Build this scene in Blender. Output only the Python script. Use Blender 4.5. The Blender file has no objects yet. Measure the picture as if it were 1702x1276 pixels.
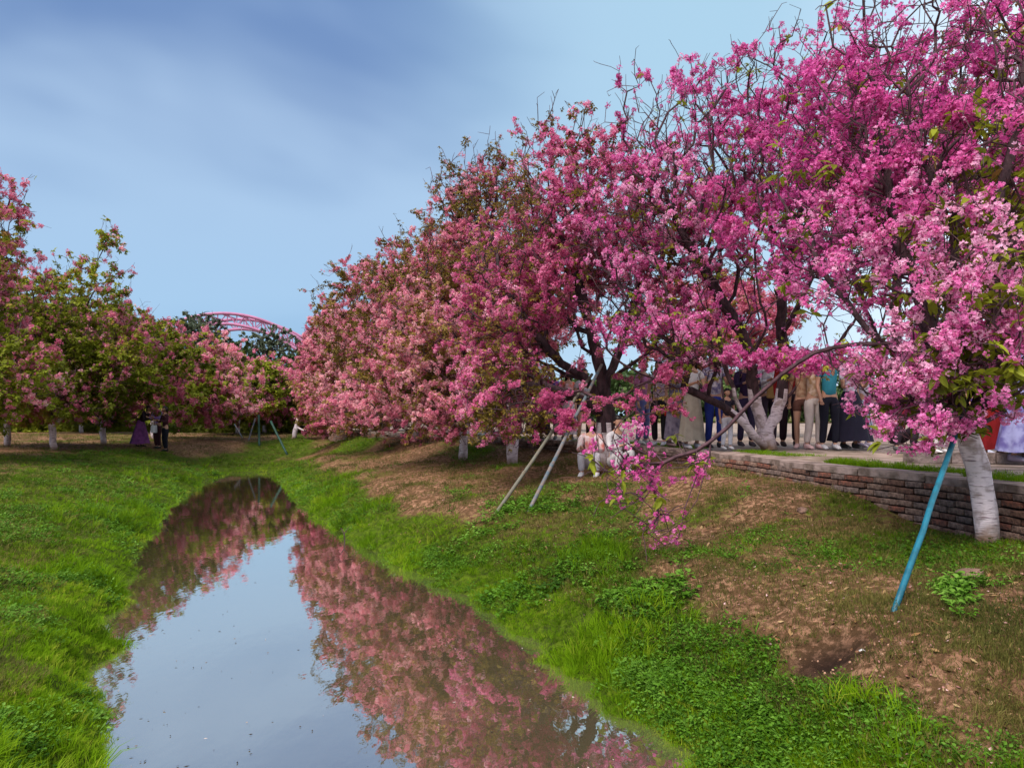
import bpy, bmesh, math, random
import numpy as np
from mathutils import Vector
R = math.radians
rng = np.random.default_rng(7)
random.seed(7)
C = bpy.context.scene.collection
SC = bpy.context.scene

# ------------------------------------------------------------------ camera, sky, sun, exposure
F, CX, HY, CZ = 1250.0, 851.0, 690.0, 2.0      # focal length in photo pixels, centre column, horizon row, eye height
cam_d = bpy.data.cameras.new('camera'); cam = bpy.data.objects.new('camera', cam_d); C.objects.link(cam)
cam_d.sensor_width = 36; cam_d.lens = F / 1702 * 36; cam_d.shift_y = (HY - 638) / 1702
cam_d.clip_end = 3000; cam_d.clip_start = 0.05
cam.location = (0, 0, CZ); cam.rotation_euler = (R(90), 0, 0); SC.camera = cam

SUN_EL, SUN_AZ = 52, 215                         # azimuth clockwise from +Y: behind and to the left of the camera
world = bpy.data.worlds.new('World'); SC.world = world; world.use_nodes = True
wn = world.node_tree; wn.nodes.clear()
def N(t, ty, **kw):
    n = t.nodes.new(ty)
    for k, v in kw.items(): setattr(n, k, v)
    return n
def mixc(t, fac, a, b, blend='MIX'):
    m = N(t, 'ShaderNodeMix', data_type='RGBA', blend_type=blend)
    for s, v in ((0, fac), (6, a), (7, b)):
        if hasattr(v, 'links'): t.links.new(v, m.inputs[s])
        elif isinstance(v, (tuple, list)): m.inputs[s].default_value = (*v[:3], 1)
        else: m.inputs[s].default_value = v
    return m.outputs[2]
def mapr(t, v, a, b, c=0.0, d=1.0, smooth=True):
    m = N(t, 'ShaderNodeMapRange', interpolation_type='SMOOTHSTEP' if smooth else 'LINEAR')
    t.links.new(v, m.inputs[0])
    for i, x in enumerate((a, b, c, d)): m.inputs[i + 1].default_value = x
    return m.outputs[0]
def math_(t, op, a, b):
    m = N(t, 'ShaderNodeMath', operation=op)
    for i, v in enumerate((a, b)):
        if hasattr(v, 'links'): t.links.new(v, m.inputs[i])
        else: m.inputs[i].default_value = v
    return m.outputs[0]
sky = N(wn, 'ShaderNodeTexSky', sky_type='NISHITA'); sky.sun_disc = False
sky.sun_elevation = R(SUN_EL); sky.sun_rotation = R(SUN_AZ); sky.air_density = 1.0; sky.dust_density = 0.6
tc = N(wn, 'ShaderNodeTexCoord')
mp = N(wn, 'ShaderNodeMapping'); mp.inputs['Scale'].default_value = (1.0, 1.0, 2.3); mp.inputs['Location'].default_value = (3.554670572280884, 7.208178997039795, 4.001589298248291); mp.inputs['Rotation'].default_value = (0, -0.0193, 0)
wn.links.new(tc.outputs['Generated'], mp.inputs[0])
n1 = N(wn, 'ShaderNodeTexNoise'); n1.inputs['Scale'].default_value = 1.55; n1.inputs['Detail'].default_value = 4.0; n1.inputs['Roughness'].default_value = 0.45
n1.inputs['Distortion'].default_value = 0.3
wn.links.new(mp.outputs[0], n1.inputs['Vector'])
sep = N(wn, 'ShaderNodeSeparateXYZ'); wn.links.new(tc.outputs['Generated'], sep.inputs[0])
veil = mapr(wn, sep.outputs['X'], -0.22, 0.24)               # the cloud veil thins towards the left
bank = mapr(wn, n1.outputs[0], 0.38, 0.60)                   # soft darker blue banks
low = mapr(wn, sep.outputs['Z'], 0.38, 0.0)
pale = mixc(wn, low, (2.6, 4.0, 5.1), (3.0, 4.2, 5.4))
blue = mixc(wn, bank, (2.5, 3.5, 4.9), (0.95, 1.65, 3.2))
blue = mixc(wn, math_(wn, 'MULTIPLY', low, 0.85), blue, (2.1, 3.5, 5.0))
cloud = mixc(wn, veil, blue, pale)
cloud = mixc(wn, mapr(wn, sep.outputs['X'], 0.26, 0.75), cloud, (8.0, 8.4, 9.2))
skyc = mixc(wn, 0.94, sky.outputs[0], cloud)
bg = N(wn, 'ShaderNodeBackground'); bg.inputs[1].default_value = 0.1
wn.links.new(skyc, bg.inputs[0])
wo = N(wn, 'ShaderNodeOutputWorld'); wn.links.new(bg.outputs[0], wo.inputs[0])

sd = bpy.data.lights.new('sun', 'SUN'); sd.energy = 4.0; sd.angle = R(40); sd.color = (1.0, 0.92, 0.84)
so = bpy.data.objects.new('sun', sd); C.objects.link(so)
so.rotation_euler = (R(90 - SUN_EL), 0, R(180 - SUN_AZ))
so.location = (-5, -5, 20)
SC.view_settings.view_transform = 'Standard'; SC.view_settings.look = 'None'
SC.view_settings.exposure = 0.78; SC.view_settings.gamma = 1; SC.view_settings.use_curve_mapping = False

# ------------------------------------------------------------------ helpers
def P(px, py, Y): return np.array([(px - CX) / F * Y, Y, CZ - (py - HY) / F * Y])
def tag(o, label=None, cat=None, group=None, kind=None):
    if label: o['label'] = label
    if cat: o['category'] = cat
    if group: o['group'] = group
    if kind: o['kind'] = kind
    return o
def empty(name, loc, label, cat, group=None, rz=0):
    o = bpy.data.objects.new(name, None); C.objects.link(o); o.location = loc; o.rotation_euler = (0, 0, rz)
    o.empty_display_size = 0.2
    return tag(o, label, cat, group)
def link(name, me, parent=None, mats=()):
    for m in mats: me.materials.append(m)
    o = bpy.data.objects.new(name, me); C.objects.link(o)
    if parent: o.parent = parent
    return o
def mesh(name, v, f, mats=(), parent=None, smooth=False):
    me = bpy.data.meshes.new(name)
    v = np.asarray(v, dtype=float)
    if isinstance(f, np.ndarray):
        k = f.shape[1]
        me.vertices.add(len(v)); me.vertices.foreach_set('co', v.astype(np.float32).ravel())
        me.loops.add(f.size); me.loops.foreach_set('vertex_index', f.astype(np.int32).ravel())
        me.polygons.add(len(f)); me.polygons.foreach_set('loop_start', np.arange(0, f.size, k, dtype=np.int32))
        me.update(calc_edges=True); me.validate()
    else:
        me.from_pydata(v.tolist(), [], [list(map(int, q)) for q in f])
    if smooth: me.polygons.foreach_set('use_smooth', np.ones(len(me.polygons), dtype=bool))
    return link(name, me, parent, mats)
class Geo:
    def __init__(s): s.v = []; s.f = []; s.m = []
    def add(s, v, f, mi=0):
        b = len(s.v); s.v += [tuple(map(float, p)) for p in v]; s.f += [tuple(int(i) + b for i in q) for q in f]; s.m += [mi] * len(f)
    def box(s, c, size, rz=0, mi=0, jit=0):
        x, y, z = [q / 2 for q in size]; ca, sa = math.cos(rz), math.sin(rz)
        v = []
        for dz in (-z, z):
            for dx, dy in ((-x, -y), (x, -y), (x, y), (-x, y)):
                j = [random.uniform(-jit, jit) for _ in range(3)]
                a, b = dx + j[0], dy + j[1]
                v.append((c[0] + a * ca - b * sa, c[1] + a * sa + b * ca, c[2] + dz + j[2]))
        s.add(v, [(3, 2, 1, 0), (4, 5, 6, 7), (0, 1, 5, 4), (1, 2, 6, 5), (2, 3, 7, 6), (3, 0, 4, 7)], mi)
    def tube(s, pts, rad, n=8, mi=0, cap=True):
        pts = [np.array(p, float) for p in pts]; rad = [rad] * len(pts) if np.isscalar(rad) else rad
        ref = np.array([1., 0.1, 0.05]) if abs((pts[-1] - pts[0])[0]) < 0.7 * np.linalg.norm(pts[-1] - pts[0]) else np.array([0.05, 0.1, 1.])
        v = []
        for i, p in enumerate(pts):
            t = pts[min(i + 1, len(pts) - 1)] - pts[max(i - 1, 0)]; t /= np.linalg.norm(t) + 1e-9
            u = np.cross(t, ref); u /= np.linalg.norm(u); w = np.cross(t, u)
            for k in range(n):
                a = 2 * math.pi * k / n; v.append(p + rad[i] * (math.cos(a) * u + math.sin(a) * w))
        f = [(i * n + k, i * n + (k + 1) % n, (i + 1) * n + (k + 1) % n, (i + 1) * n + k) for i in range(len(pts) - 1) for k in range(n)]
        if cap: f += [tuple(range(n))[::-1], tuple((len(pts) - 1) * n + k for k in range(n))]
        s.add(v, f, mi)
    def rings(s, rows, mi=0, cap=True):     # rows of equal length closed rings
        n = len(rows[0]); v = [p for r in rows for p in r]
        f = [(i * n + k, i * n + (k + 1) % n, (i + 1) * n + (k + 1) % n, (i + 1) * n + k) for i in range(len(rows) - 1) for k in range(n)]
        if cap: f += [tuple(range(n))[::-1], tuple((len(rows) - 1) * n + k for k in range(n))]
        s.add(v, f, mi)
    def build(s, name, mats, parent=None, smooth=False):
        me = bpy.data.meshes.new(name); me.from_pydata(s.v, [], s.f)
        me.polygons.foreach_set('material_index', s.m)
        if smooth: me.polygons.foreach_set('use_smooth', [True] * len(s.f))
        return link(name, me, parent, mats if isinstance(mats, (list, tuple)) else [mats])

def pmat(name, col, rough=0.8, var=0.25, scale=8, bump=0.0, bscale=40, metal=0, spec=0.3, col2=None, stretch=(1, 1, 1)):
    m = bpy.data.materials.new(name); m.use_nodes = True; t = m.node_tree; b = t.nodes['Principled BSDF']
    tcn = N(t, 'ShaderNodeTexCoord'); mpn = N(t, 'ShaderNodeMapping'); mpn.inputs['Scale'].default_value = stretch
    t.links.new(tcn.outputs['Object'], mpn.inputs[0])
    nz = N(t, 'ShaderNodeTexNoise'); nz.inputs['Scale'].default_value = scale; nz.inputs['Detail'].default_value = 5
    t.links.new(mpn.outputs[0], nz.inputs['Vector'])
    c2 = col2 or tuple(c * (1 - var) for c in col)
    fac = mapr(t, nz.outputs[0], 0.35, 0.65)
    t.links.new(mixc(t, fac, c2, tuple(min(1, c * (1 + var * 0.6)) for c in col)), b.inputs['Base Color'])
    b.inputs['Roughness'].default_value = rough; b.inputs['Metallic'].default_value = metal
    b.inputs['Specular IOR Level'].default_value = spec
    if bump:
        n2 = N(t, 'ShaderNodeTexNoise'); n2.inputs['Scale'].default_value = bscale; n2.inputs['Detail'].default_value = 4
        t.links.new(mpn.outputs[0], n2.inputs['Vector'])
        bp = N(t, 'ShaderNodeBump'); bp.inputs['Strength'].default_value = bump; bp.inputs['Distance'].default_value = 0.02
        t.links.new(n2.outputs[0], bp.inputs['Height']); t.links.new(bp.outputs[0], b.inputs['Normal'])
    return m
def leafmat(name, ramp, trans=0.35, rough=0.55, spec=0.25):
    """colour by the per-instance attribute tint; thin two-sided leaf or petal"""
    m = bpy.data.materials.new(name); m.use_nodes = True; t = m.node_tree; b = t.nodes['Principled BSDF']; out = t.nodes['Material Output']
    at = N(t, 'ShaderNodeAttribute', attribute_type='INSTANCER', attribute_name='tint')
    cr = N(t, 'ShaderNodeValToRGB'); e = cr.color_ramp.elements
    while len(e) < len(ramp): e.new(0.5)
    for i, (p, c) in enumerate(ramp): e[i].position = p; e[i].color = (*c, 1)
    t.links.new(at.outputs['Fac'], cr.inputs[0]); t.links.new(cr.outputs[0], b.inputs['Base Color'])
    b.inputs['Roughness'].default_value = rough; b.inputs['Specular IOR Level'].default_value = spec
    tr = N(t, 'ShaderNodeBsdfTranslucent'); t.links.new(cr.outputs[0], tr.inputs[0])
    mx = N(t, 'ShaderNodeMixShader'); mx.inputs[0].default_value = trans
    t.links.new(b.outputs[0], mx.inputs[1]); t.links.new(tr.outputs[0], mx.inputs[2]); t.links.new(mx.outputs[0], out.inputs[0])
    return m

M_petal = leafmat('petal_magenta', [(0, (0.50, 0.04, 0.25)), (0.4, (0.76, 0.12, 0.43)), (0.8, (0.88, 0.26, 0.58)), (1, (0.92, 0.50, 0.70))], 0.48)
M_petal2 = leafmat('petal_salmon', [(0, (0.44, 0.08, 0.16)), (0.4, (0.64, 0.17, 0.28)), (0.8, (0.80, 0.30, 0.41)), (1, (0.88, 0.48, 0.52))], 0.45)
M_calyx = pmat('calyx', (0.16, 0.012, 0.03), 0.7)
M_leaf = leafmat('leaf_green', [(0, (0.09, 0.10, 0.012)), (0.5, (0.21, 0.24, 0.018)), (0.85, (0.33, 0.37, 0.03)), (1, (0.36, 0.20, 0.06))], 0.42, 0.5, 0.15)
M_leafb = leafmat('leaf_bronze', [(0, (0.10, 0.07, 0.016)), (0.5, (0.22, 0.16, 0.025)), (1, (0.34, 0.22, 0.06))], 0.35, 0.5)
M_leafg = leafmat('leaf_grey_green', [(0, (0.07, 0.09, 0.05)), (0.5, (0.13, 0.16, 0.10)), (1, (0.20, 0.24, 0.15))], 0.3)
M_leafd = leafmat('leaf_dark', [(0, (0.03, 0.055, 0.016)), (0.6, (0.06, 0.10, 0.025)), (1, (0.11, 0.16, 0.04))], 0.2)
M_grass = leafmat('grass_blade', [(0, (0.04, 0.07, 0.004)), (0.5, (0.115, 0.225, 0.005)), (0.85, (0.19, 0.33, 0.006)), (1, (0.30, 0.36, 0.03))], 0.45, 0.7, 0.08)
M_dry = leafmat('dry_grass_blade', [(0, (0.05, 0.06, 0.010)), (0.5, (0.12, 0.115, 0.022)), (1, (0.25, 0.18, 0.06))], 0.25, 0.8)
M_weed = leafmat('weed_leaf', [(0, (0.03, 0.08, 0.006)), (0.5, (0.08, 0.19, 0.010)), (1, (0.16, 0.30, 0.04))], 0.35, 0.6, 0.15)
M_bark = pmat('dark_bark', (0.055, 0.028, 0.034), 0.85, 0.5, 14, 0.9, 55, stretch=(1, 1, 0.4))
M_twig = pmat('twig_bark', (0.07, 0.032, 0.04), 0.8, 0.4, 20)
# whitewash with horizontal lenticel bands
M_white = bpy.data.materials.new('whitewash'); M_white.use_nodes = True
t = M_white.node_tree; b = t.nodes['Principled BSDF']; tcn = N(t, 'ShaderNodeTexCoord')
mpn = N(t, 'ShaderNodeMapping'); mpn.inputs['Scale'].default_value = (9, 9, 60); t.links.new(tcn.outputs['Object'], mpn.inputs[0])
nz = N(t, 'ShaderNodeTexNoise'); nz.inputs['Scale'].default_value = 1.0; nz.inputs['Detail'].default_value = 6; t.links.new(mpn.outputs[0], nz.inputs['Vector'])
nz2 = N(t, 'ShaderNodeTexNoise'); nz2.inputs['Scale'].default_value = 7; nz2.inputs['Detail'].default_value = 5; t.links.new(tcn.outputs['Object'], nz2.inputs['Vector'])
c = mixc(t, mapr(t, nz.outputs[0], 0.53, 0.68), (0.66, 0.56, 0.59), (0.24, 0.17, 0.19))
c = mixc(t, mapr(t, nz2.outputs[0], 0.50, 0.68, 0, 0.8), c, (0.26, 0.19, 0.17))
sz = N(t, 'ShaderNodeSeparateXYZ'); t.links.new(tcn.outputs['Object'], sz.inputs[0])     # mud splashed up from the ground
mud = mapr(t, math_(t, 'ADD', sz.outputs['Z'], math_(t, 'MULTIPLY', nz2.outputs[0], 0.35)), 0.42, 0.20)
c = mixc(t, mud, c, (0.17, 0.10, 0.06))
t.links.new(c, b.inputs['Base Color']); b.inputs['Roughness'].default_value = 0.95
bp = N(t, 'ShaderNodeBump'); bp.inputs['Strength'].default_value = 0.8; bp.inputs['Distance'].default_value = 0.015
t.links.new(nz.outputs[0], bp.inputs['Height']); t.links.new(bp.outputs[0], b.inputs['Normal'])

# ------------------------------------------------------------------ terrain functions
EY = [-40, 0, 4.27, 8.06, 11.9, 16.7, 22.7, 25, 26.6, 60]
XL = [18, -0.6, -2.4, -4.26, -5.8, -7.6, -9.35, -9.7, -9.7, -9.7]
XR = [22, 2.65, 1.0, -0.38, -2.6, -4.7, -7.0, -7.9, -8.5, -8.5]
WY = [-3, 3, 6.3, 7.25, 8.8, 10.8, 12.5, 14.5, 17, 21, 25, 31, 60]
WX = [4.7, 4.45, 4.28, 4.12, 3.62, 3.4, 3.0, 2.4, 1.3, -1.0, -4.0, -7.0, -20]
def xw(y): return np.interp(y, WY, WX)
def sm(x, a, b):
    u = np.clip((x - a) / (b - a), 0, 1); return u * u * (3 - 2 * u)
_ks = []
def wav(x, y, s, seed, n=9):
    r = np.random.default_rng(seed); o = 0
    for _ in range(n):
        a = r.uniform(0, 2 * math.pi); k = s * r.uniform(0.5, 1.9); o = o + np.sin(k * (x * math.cos(a) + y * math.sin(a)) + r.uniform(0, 6.28))
    return o / math.sqrt(n / 2)
def edged(x, y):
    """signed distance outside the water; right > 0 flag"""
    xl, xr = np.interp(y, EY, XL), np.interp(y, EY, XR)
    w = 0.04 * wav(x, y, 2.6, 11) + 0.045 * wav(x, y, 9, 12)
    dr = (x - xr) * 0.88 + w; dl = (xl - x) * 0.88 + w; de = (y - 26.3) * 1.0 + w
    return np.maximum(np.maximum(dr, dl), de), dr > dl
def G(x, y):
    x = np.asarray(x, float); y = np.asarray(y, float)
    d, right = edged(x, y)
    zr = np.interp(d, [-2, -0.3, 0, 0.3, 0.8, 1.35, 3.3, 6], [-0.5, -0.25, 0, 0.17, 0.42, 0.66, 0.95, 0.98])
    zl = np.interp(d, [-2, -0.3, 0, 0.35, 1.2, 3, 6, 14], [-0.5, -0.25, 0, 0.24, 0.50, 0.78, 0.90, 0.98])
    z = np.where(right, zr, zl)
    z = np.where(z > 0, z * (1 - 0.62 * np.exp(-((x + 9.6) / 2.6) ** 4) * sm(y, 23, 26) * (1 - sm(y, 29, 37))), z)
    w = xw(y)
    z = z + (1.2 - z) * sm(x, w - 1.7, w - 0.2) * sm(y, 7.0, 9.3) * (z > 0) * (1 - sm(y, 26, 34))
    z = z + (0.012 * wav(x, y, 5, 21) + 0.028 * wav(x, y, 1.6, 22)) * sm(d, 0.1, 0.6)
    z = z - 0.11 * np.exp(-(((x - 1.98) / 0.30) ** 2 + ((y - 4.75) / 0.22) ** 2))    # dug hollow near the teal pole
    z = z - 0.08 * sm(x, w + 0.1, w + 0.4) * (y < 34)
    return z
def green(x, y):
    d, right = edged(x, y)
    n = 0.5 + 0.22 * wav(x, y, 1.1, 31) + 0.16 * wav(x, y, 3.3, 32)
    gr = 1.15 - sm(d, 0.3, 1.25) * 1.12 + (n - 0.5) * 0.8
    gr = gr + 0.55 * np.exp(-(((x - 3.5) / 0.7) ** 2 + ((y - 6.2) / 0.8) ** 2))
    gr = gr + 0.45 * np.exp(-(((x - 2.5) / 0.8) ** 2 + ((y - 8.2) / 1.2) ** 2))
    gr = gr + 0.22 * sm(y, 5.5, 7.5) * sm(wav(x, y, 1.9, 35), -0.8, 0.9) + 0.3 * sm(y, 22, 26)
    gl = 1.2 - sm(d, 1.2, 4.2) * 0.98 + (n - 0.5) * 0.7
    gl = gl - 0.8 * np.exp(-((y - 28.2) / 1.1) ** 2) * sm(-x, 10.8, 12.2) + 0.6 * sm(y, 25.5, 27) * sm(-(-x - 11), -1.5, 0.5) * (1 - sm(y, 33, 38))
    gl = gl - 0.45 * np.exp(-(((x + 7.2) / 1.3) ** 2 + ((y - 12.3) / 2.0) ** 2))
    return np.clip(np.where(right, gr, gl), 0, 1)
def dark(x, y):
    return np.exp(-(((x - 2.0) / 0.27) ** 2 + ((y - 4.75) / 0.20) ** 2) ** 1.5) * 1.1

def axis(lo, a, b, hi, fine, g=1.12):
    mid = list(np.arange(a, b, fine)); s = fine; v = b; up = []
    while v < hi: up.append(v); s *= g; v += s
    up.append(hi); s = fine; v = a; dn = []
    while v > lo: s *= g; v -= s; dn.append(v)
    return np.array(sorted(set(dn + mid + up)))
ax = axis(-900, -7.5, 4.9, 900, 0.075, 1.10); ay = axis(-60, 2.0, 13, 1500, 0.075, 1.06)
GX, GY = np.meshgrid(ax, ay)
GZ = G(GX.ravel(), GY.ravel())
v = np.c_[GX.ravel(), GY.ravel(), GZ]
nx, ny = len(ax), len(ay)
i0 = (np.arange(ny - 1)[:, None] * nx + np.arange(nx - 1)[None]).ravel()
gf = np.c_[i0, i0 + 1, i0 + nx + 1, i0 + nx]
M_ground = bpy.data.materials.new('ground_soil_grass'); M_ground.use_nodes = True
t = M_ground.node_tree; b = t.nodes['Principled BSDF']; ge = N(t, 'ShaderNodeNewGeometry')
def noise(t, s, det=6, rough=0.6, vec=None):
    n = N(t, 'ShaderNodeTexNoise'); n.inputs['Scale'].default_value = s; n.inputs['Detail'].default_value = det; n.inputs['Roughness'].default_value = rough
    t.links.new(vec if vec is not None else ge.outputs['Position'], n.inputs['Vector']); return n.outputs[0]
ag = N(t, 'ShaderNodeAttribute', attribute_name='green'); ad = N(t, 'ShaderNodeAttribute', attribute_name='dark')
nf = noise(t, 14, 8, 0.7); nm = noise(t, 2.2, 5); nff = noise(t, 70, 4)
soil = mixc(t, mapr(t, nm, 0.3, 0.7), (0.24, 0.115, 0.065), (0.43, 0.235, 0.145))
soil = mixc(t, mapr(t, nf, 0.45, 0.62), (0.11, 0.06, 0.028), soil)
soil = mixc(t, mapr(t, nff, 0.62, 0.74, 0, 0.5), soil, (0.42, 0.25, 0.16))
turf = mixc(t, mapr(t, nf, 0.35, 0.65), (0.03, 0.045, 0.005), (0.09, 0.14, 0.006))
mask = math_(t, 'ADD', ag.outputs['Fac'], math_(t, 'MULTIPLY', math_(t, 'SUBTRACT', nf, 0.5), 1.5))
col = mixc(t, mapr(t, mask, 0.25, 0.6), soil, turf)
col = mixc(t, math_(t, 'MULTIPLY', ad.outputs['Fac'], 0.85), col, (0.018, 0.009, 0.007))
t.links.new(col, b.inputs['Base Color']); b.inputs['Roughness'].default_value = 0.95; b.inputs['Specular IOR Level'].default_value = 0.1
bp = N(t, 'ShaderNodeBump'); bp.inputs['Strength'].default_value = 1.0; bp.inputs['Distance'].default_value = 0.05
t.links.new(math_(t, 'ADD', nf, math_(t, 'MULTIPLY', nff, 0.4)), bp.inputs['Height']); t.links.new(bp.outputs[0], b.inputs['Normal'])
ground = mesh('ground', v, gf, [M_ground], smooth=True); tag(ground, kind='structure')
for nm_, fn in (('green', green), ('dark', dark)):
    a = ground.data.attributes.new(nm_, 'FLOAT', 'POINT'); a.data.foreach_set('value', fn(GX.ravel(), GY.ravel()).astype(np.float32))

# water: one sheet inside the banks
M_water = bpy.data.materials.new('muddy_water'); M_water.use_nodes = True
t = M_water.node_tree; b = t.nodes['Principled BSDF']; out = t.nodes['Material Output']; ge = N(t, 'ShaderNodeNewGeometry')
b.inputs['Roughness'].default_value = 0.6; b.inputs['Specular IOR Level'].default_value = 0
nw = noise(t, 1.3, 4)
t.links.new(mixc(t, nw, (0.10, 0.085, 0.045), (0.15, 0.125, 0.065)), b.inputs['Base Color'])
gl = N(t, 'ShaderNodeBsdfGlossy'); gl.inputs['Roughness'].default_value = 0.02; gl.inputs['Color'].default_value = (0.93, 0.93, 0.91, 1)
mpw = N(t, 'ShaderNodeMapping'); mpw.inputs['Scale'].default_value = (1.0, 0.45, 1); t.links.new(ge.outputs['Position'], mpw.inputs[0])
wv = N(t, 'ShaderNodeTexNoise'); wv.inputs['Scale'].default_value = 7; wv.inputs['Detail'].default_value = 3; t.links.new(mpw.outputs[0], wv.inputs['Vector'])
wb = N(t, 'ShaderNodeBump'); wb.inputs['Strength'].default_value = 0.10; wb.inputs['Distance'].default_value = 0.012
t.links.new(wv.outputs[0], wb.inputs['Height']); t.links.new(wb.outputs[0], gl.inputs['Normal'])
fr = N(t, 'ShaderNodeFresnel'); fr.inputs['IOR'].default_value = 1.9
mx = N(t, 'ShaderNodeMixShader'); t.links.new(mapr(t, fr.outputs[0], 0.08, 0.5, 0.60, 0.93, False), mx.inputs[0])
t.links.new(b.outputs[0], mx.inputs[1]); t.links.new(gl.outputs[0], mx.inputs[2]); t.links.new(mx.outputs[0], out.inputs[0])
ys = np.arange(-39.5, 28.5, 0.5); wl = np.interp(ys, EY, XL) - 0.6; wr = np.interp(ys, EY, XR) + 0.6
v = np.r_[np.c_[wl, ys, 0 * ys], np.c_[wr, ys, 0 * ys]]; n = len(ys); i0 = np.arange(n - 1)
tag(mesh('water', v, np.c_[i0, i0 + n, i0 + n + 1, i0 + 1], [M_water]), kind='structure')

# raised platform behind the brick wall
M_pave = pmat('platform_paving', (0.27, 0.20, 0.17), 0.9, 0.35, 3, 0.5, 30, col2=(0.15, 0.11, 0.075))
PZ = 1.42
ys = np.r_[np.arange(-2, 30, 0.25), np.arange(30, 60, 2)]
offs = np.array([0.22, 0.6, 1.0, 1.6, 2.4, 3.5, 5, 8, 13, 22, 40, 80])
PX = xw(ys)[:, None] + offs[None]; PYg = np.repeat(ys[:, None], len(offs), 1)
pz = PZ - 0.03 + 0.012 * wav(PX, PYg, 2.5, 41) 
v = np.c_[PX.ravel(), PYg.ravel(), pz.ravel()]; n = len(offs)
i0 = (np.arange(len(ys) - 1)[:, None] * n + np.arange(n - 1)[None]).ravel()
tag(mesh('platform', v, np.c_[i0, i0 + 1, i0 + n + 1, i0 + n], [M_pave], smooth=True), kind='structure')

# ------------------------------------------------------------------ brick retaining wall
wall = empty('brick_wall', (4.2, 7, 0.95), 'low weathered brick retaining wall with pale coping below the raised platform', 'wall')
bpy.context.view_layer.update()
Wl = Vector(wall.location)
M_mortar = pmat('dark_mortar', (0.035, 0.022, 0.018), 0.95, 0.3, 20)
M_bricks = [pmat('brick_tone_%s' % s, c, 0.92, 0.45, 22, 0.8, 60, col2=c2) for s, c, c2 in (
    ('brown', (0.15, 0.08, 0.055), (0.08, 0.04, 0.03)), ('dusty', (0.22, 0.14, 0.105), (0.11, 0.065, 0.05)),
    ('red', (0.19, 0.07, 0.045), (0.08, 0.045, 0.035)), ('grey', (0.18, 0.125, 0.105), (0.09, 0.06, 0.05)))]
M_coping = pmat('coping_concrete', (0.28, 0.205, 0.18), 0.9, 0.35, 5, 0.9, 30, col2=(0.12, 0.085, 0.065))
yy = np.linspace(2.0, 34, 3000); xx = xw(yy); arc = np.r_[0, np.cumsum(np.hypot(np.diff(xx), np.diff(yy)))]
def along(s): return np.interp(s, arc, xx), np.interp(s, arc, yy)
def walldir(s):
    x0, y0 = along(s - 0.05); x1, y1 = along(s + 0.05); return math.atan2(y1 - y0, x1 - x0)
core = Geo(); S = np.arange(0, arc[-1] - 0.4, 0.4)
for s in S:
    x, y = along(s + 0.2); a = walldir(s + 0.2)
    core.box((x + 0.13 * math.sin(a) - Wl.x, y - 0.13 * math.cos(a) - Wl.y, 1.10 - Wl.z), (0.44, 0.20, 0.50), a)
core.build('mortar_core', M_mortar, wall)
bmeshes = []
for k in range(8):
    g = Geo(); g.box((0, 0, 0), (0.198, 0.095, 0.054), 0, 0, 0.0035); o = g.build('brick', M_bricks[k % 4]); 
    md = o.data; C.objects.unlink(o); bpy.data.objects.remove(o)
    bm = bmesh.new(); bm.from_mesh(md); bmesh.ops.bevel(bm, geom=bm.edges[:], offset=0.005, segments=1, affect='EDGES'); bm.to_mesh(md); bm.free()
    md.materials.clear(); md.materials.append(M_bricks[k % 4]); bmeshes.append(md)
farb = Geo(); cnt = 0
cands = []
for row in range(7):
    z = PZ - 0.075 - 0.034 - row * 0.067
    s = 0.1 + (row % 2) * 0.105
    while s < arc[-1] - 0.5:
        x, y = along(s)
        if z + 0.03 > float(G(x - 0.12, y)): cands.append((s, x, y, z))
        s += 0.209
cands.sort(key=lambda c_: (c_[2] < 5.4) * 100 + c_[2])
for (s, x, y, z) in cands:
    a = walldir(s)
    if y > 5.4 and random.random() < 0.02: continue
    if y > 5.4 and cnt < 296:
        o = bpy.data.objects.new('brick', random.choice(bmeshes)); C.objects.link(o); o.parent = wall
        o.location = (x - Wl.x + random.uniform(-0.012, 0.010), y - Wl.y, z - Wl.z + random.uniform(-0.003, 0.003))
        o.rotation_euler = (random.uniform(-0.05, 0.05), random.uniform(-0.03, 0.03), a + random.uniform(-0.07, 0.07)); cnt += 1
    else: farb.box((x - Wl.x, y - Wl.y, z - Wl.z), (0.198, 0.095, 0.054), a, random.randrange(4), 0.003)
tag(farb.build('brick', M_bricks, wall), kind='stuff')
s = 0.0
while s < arc[-1] - 1:
    L = 0.9 + random.uniform(-0.05, 0.05); x, y = along(s + L / 2); a = walldir(s + L / 2)
    g = Geo(); g.box((0, 0, 0), (L - 0.012, 0.30, 0.07), 0, 0, 0.006); o = g.build('coping_slab', M_coping, wall)
    o.location = (x + 0.11 * math.sin(a) - Wl.x, y - 0.11 * math.cos(a) - Wl.y, PZ - 0.038 - Wl.z + random.uniform(-0.006, 0.006))
    o.rotation_euler = (random.uniform(-.01, .01), random.uniform(-.01, .01), a + random.uniform(-0.015, 0.015)); s += L
# second low kerb on the platform, behind the nearest trunk
kerb = Geo()
for k in range(9):
    p = P(1540, 766, 9.6) + np.array([0.55 * k, -0.03 * k, 0]); kerb.box((p[0], p[1], PZ + 0.04), (0.53, 0.12, 0.13), -0.05, 0, 0.004)
tag(kerb.build('kerb', M_coping), 'pale concrete kerb edging the platform behind the nearest whitewashed trunk', 'kerb')

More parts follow.
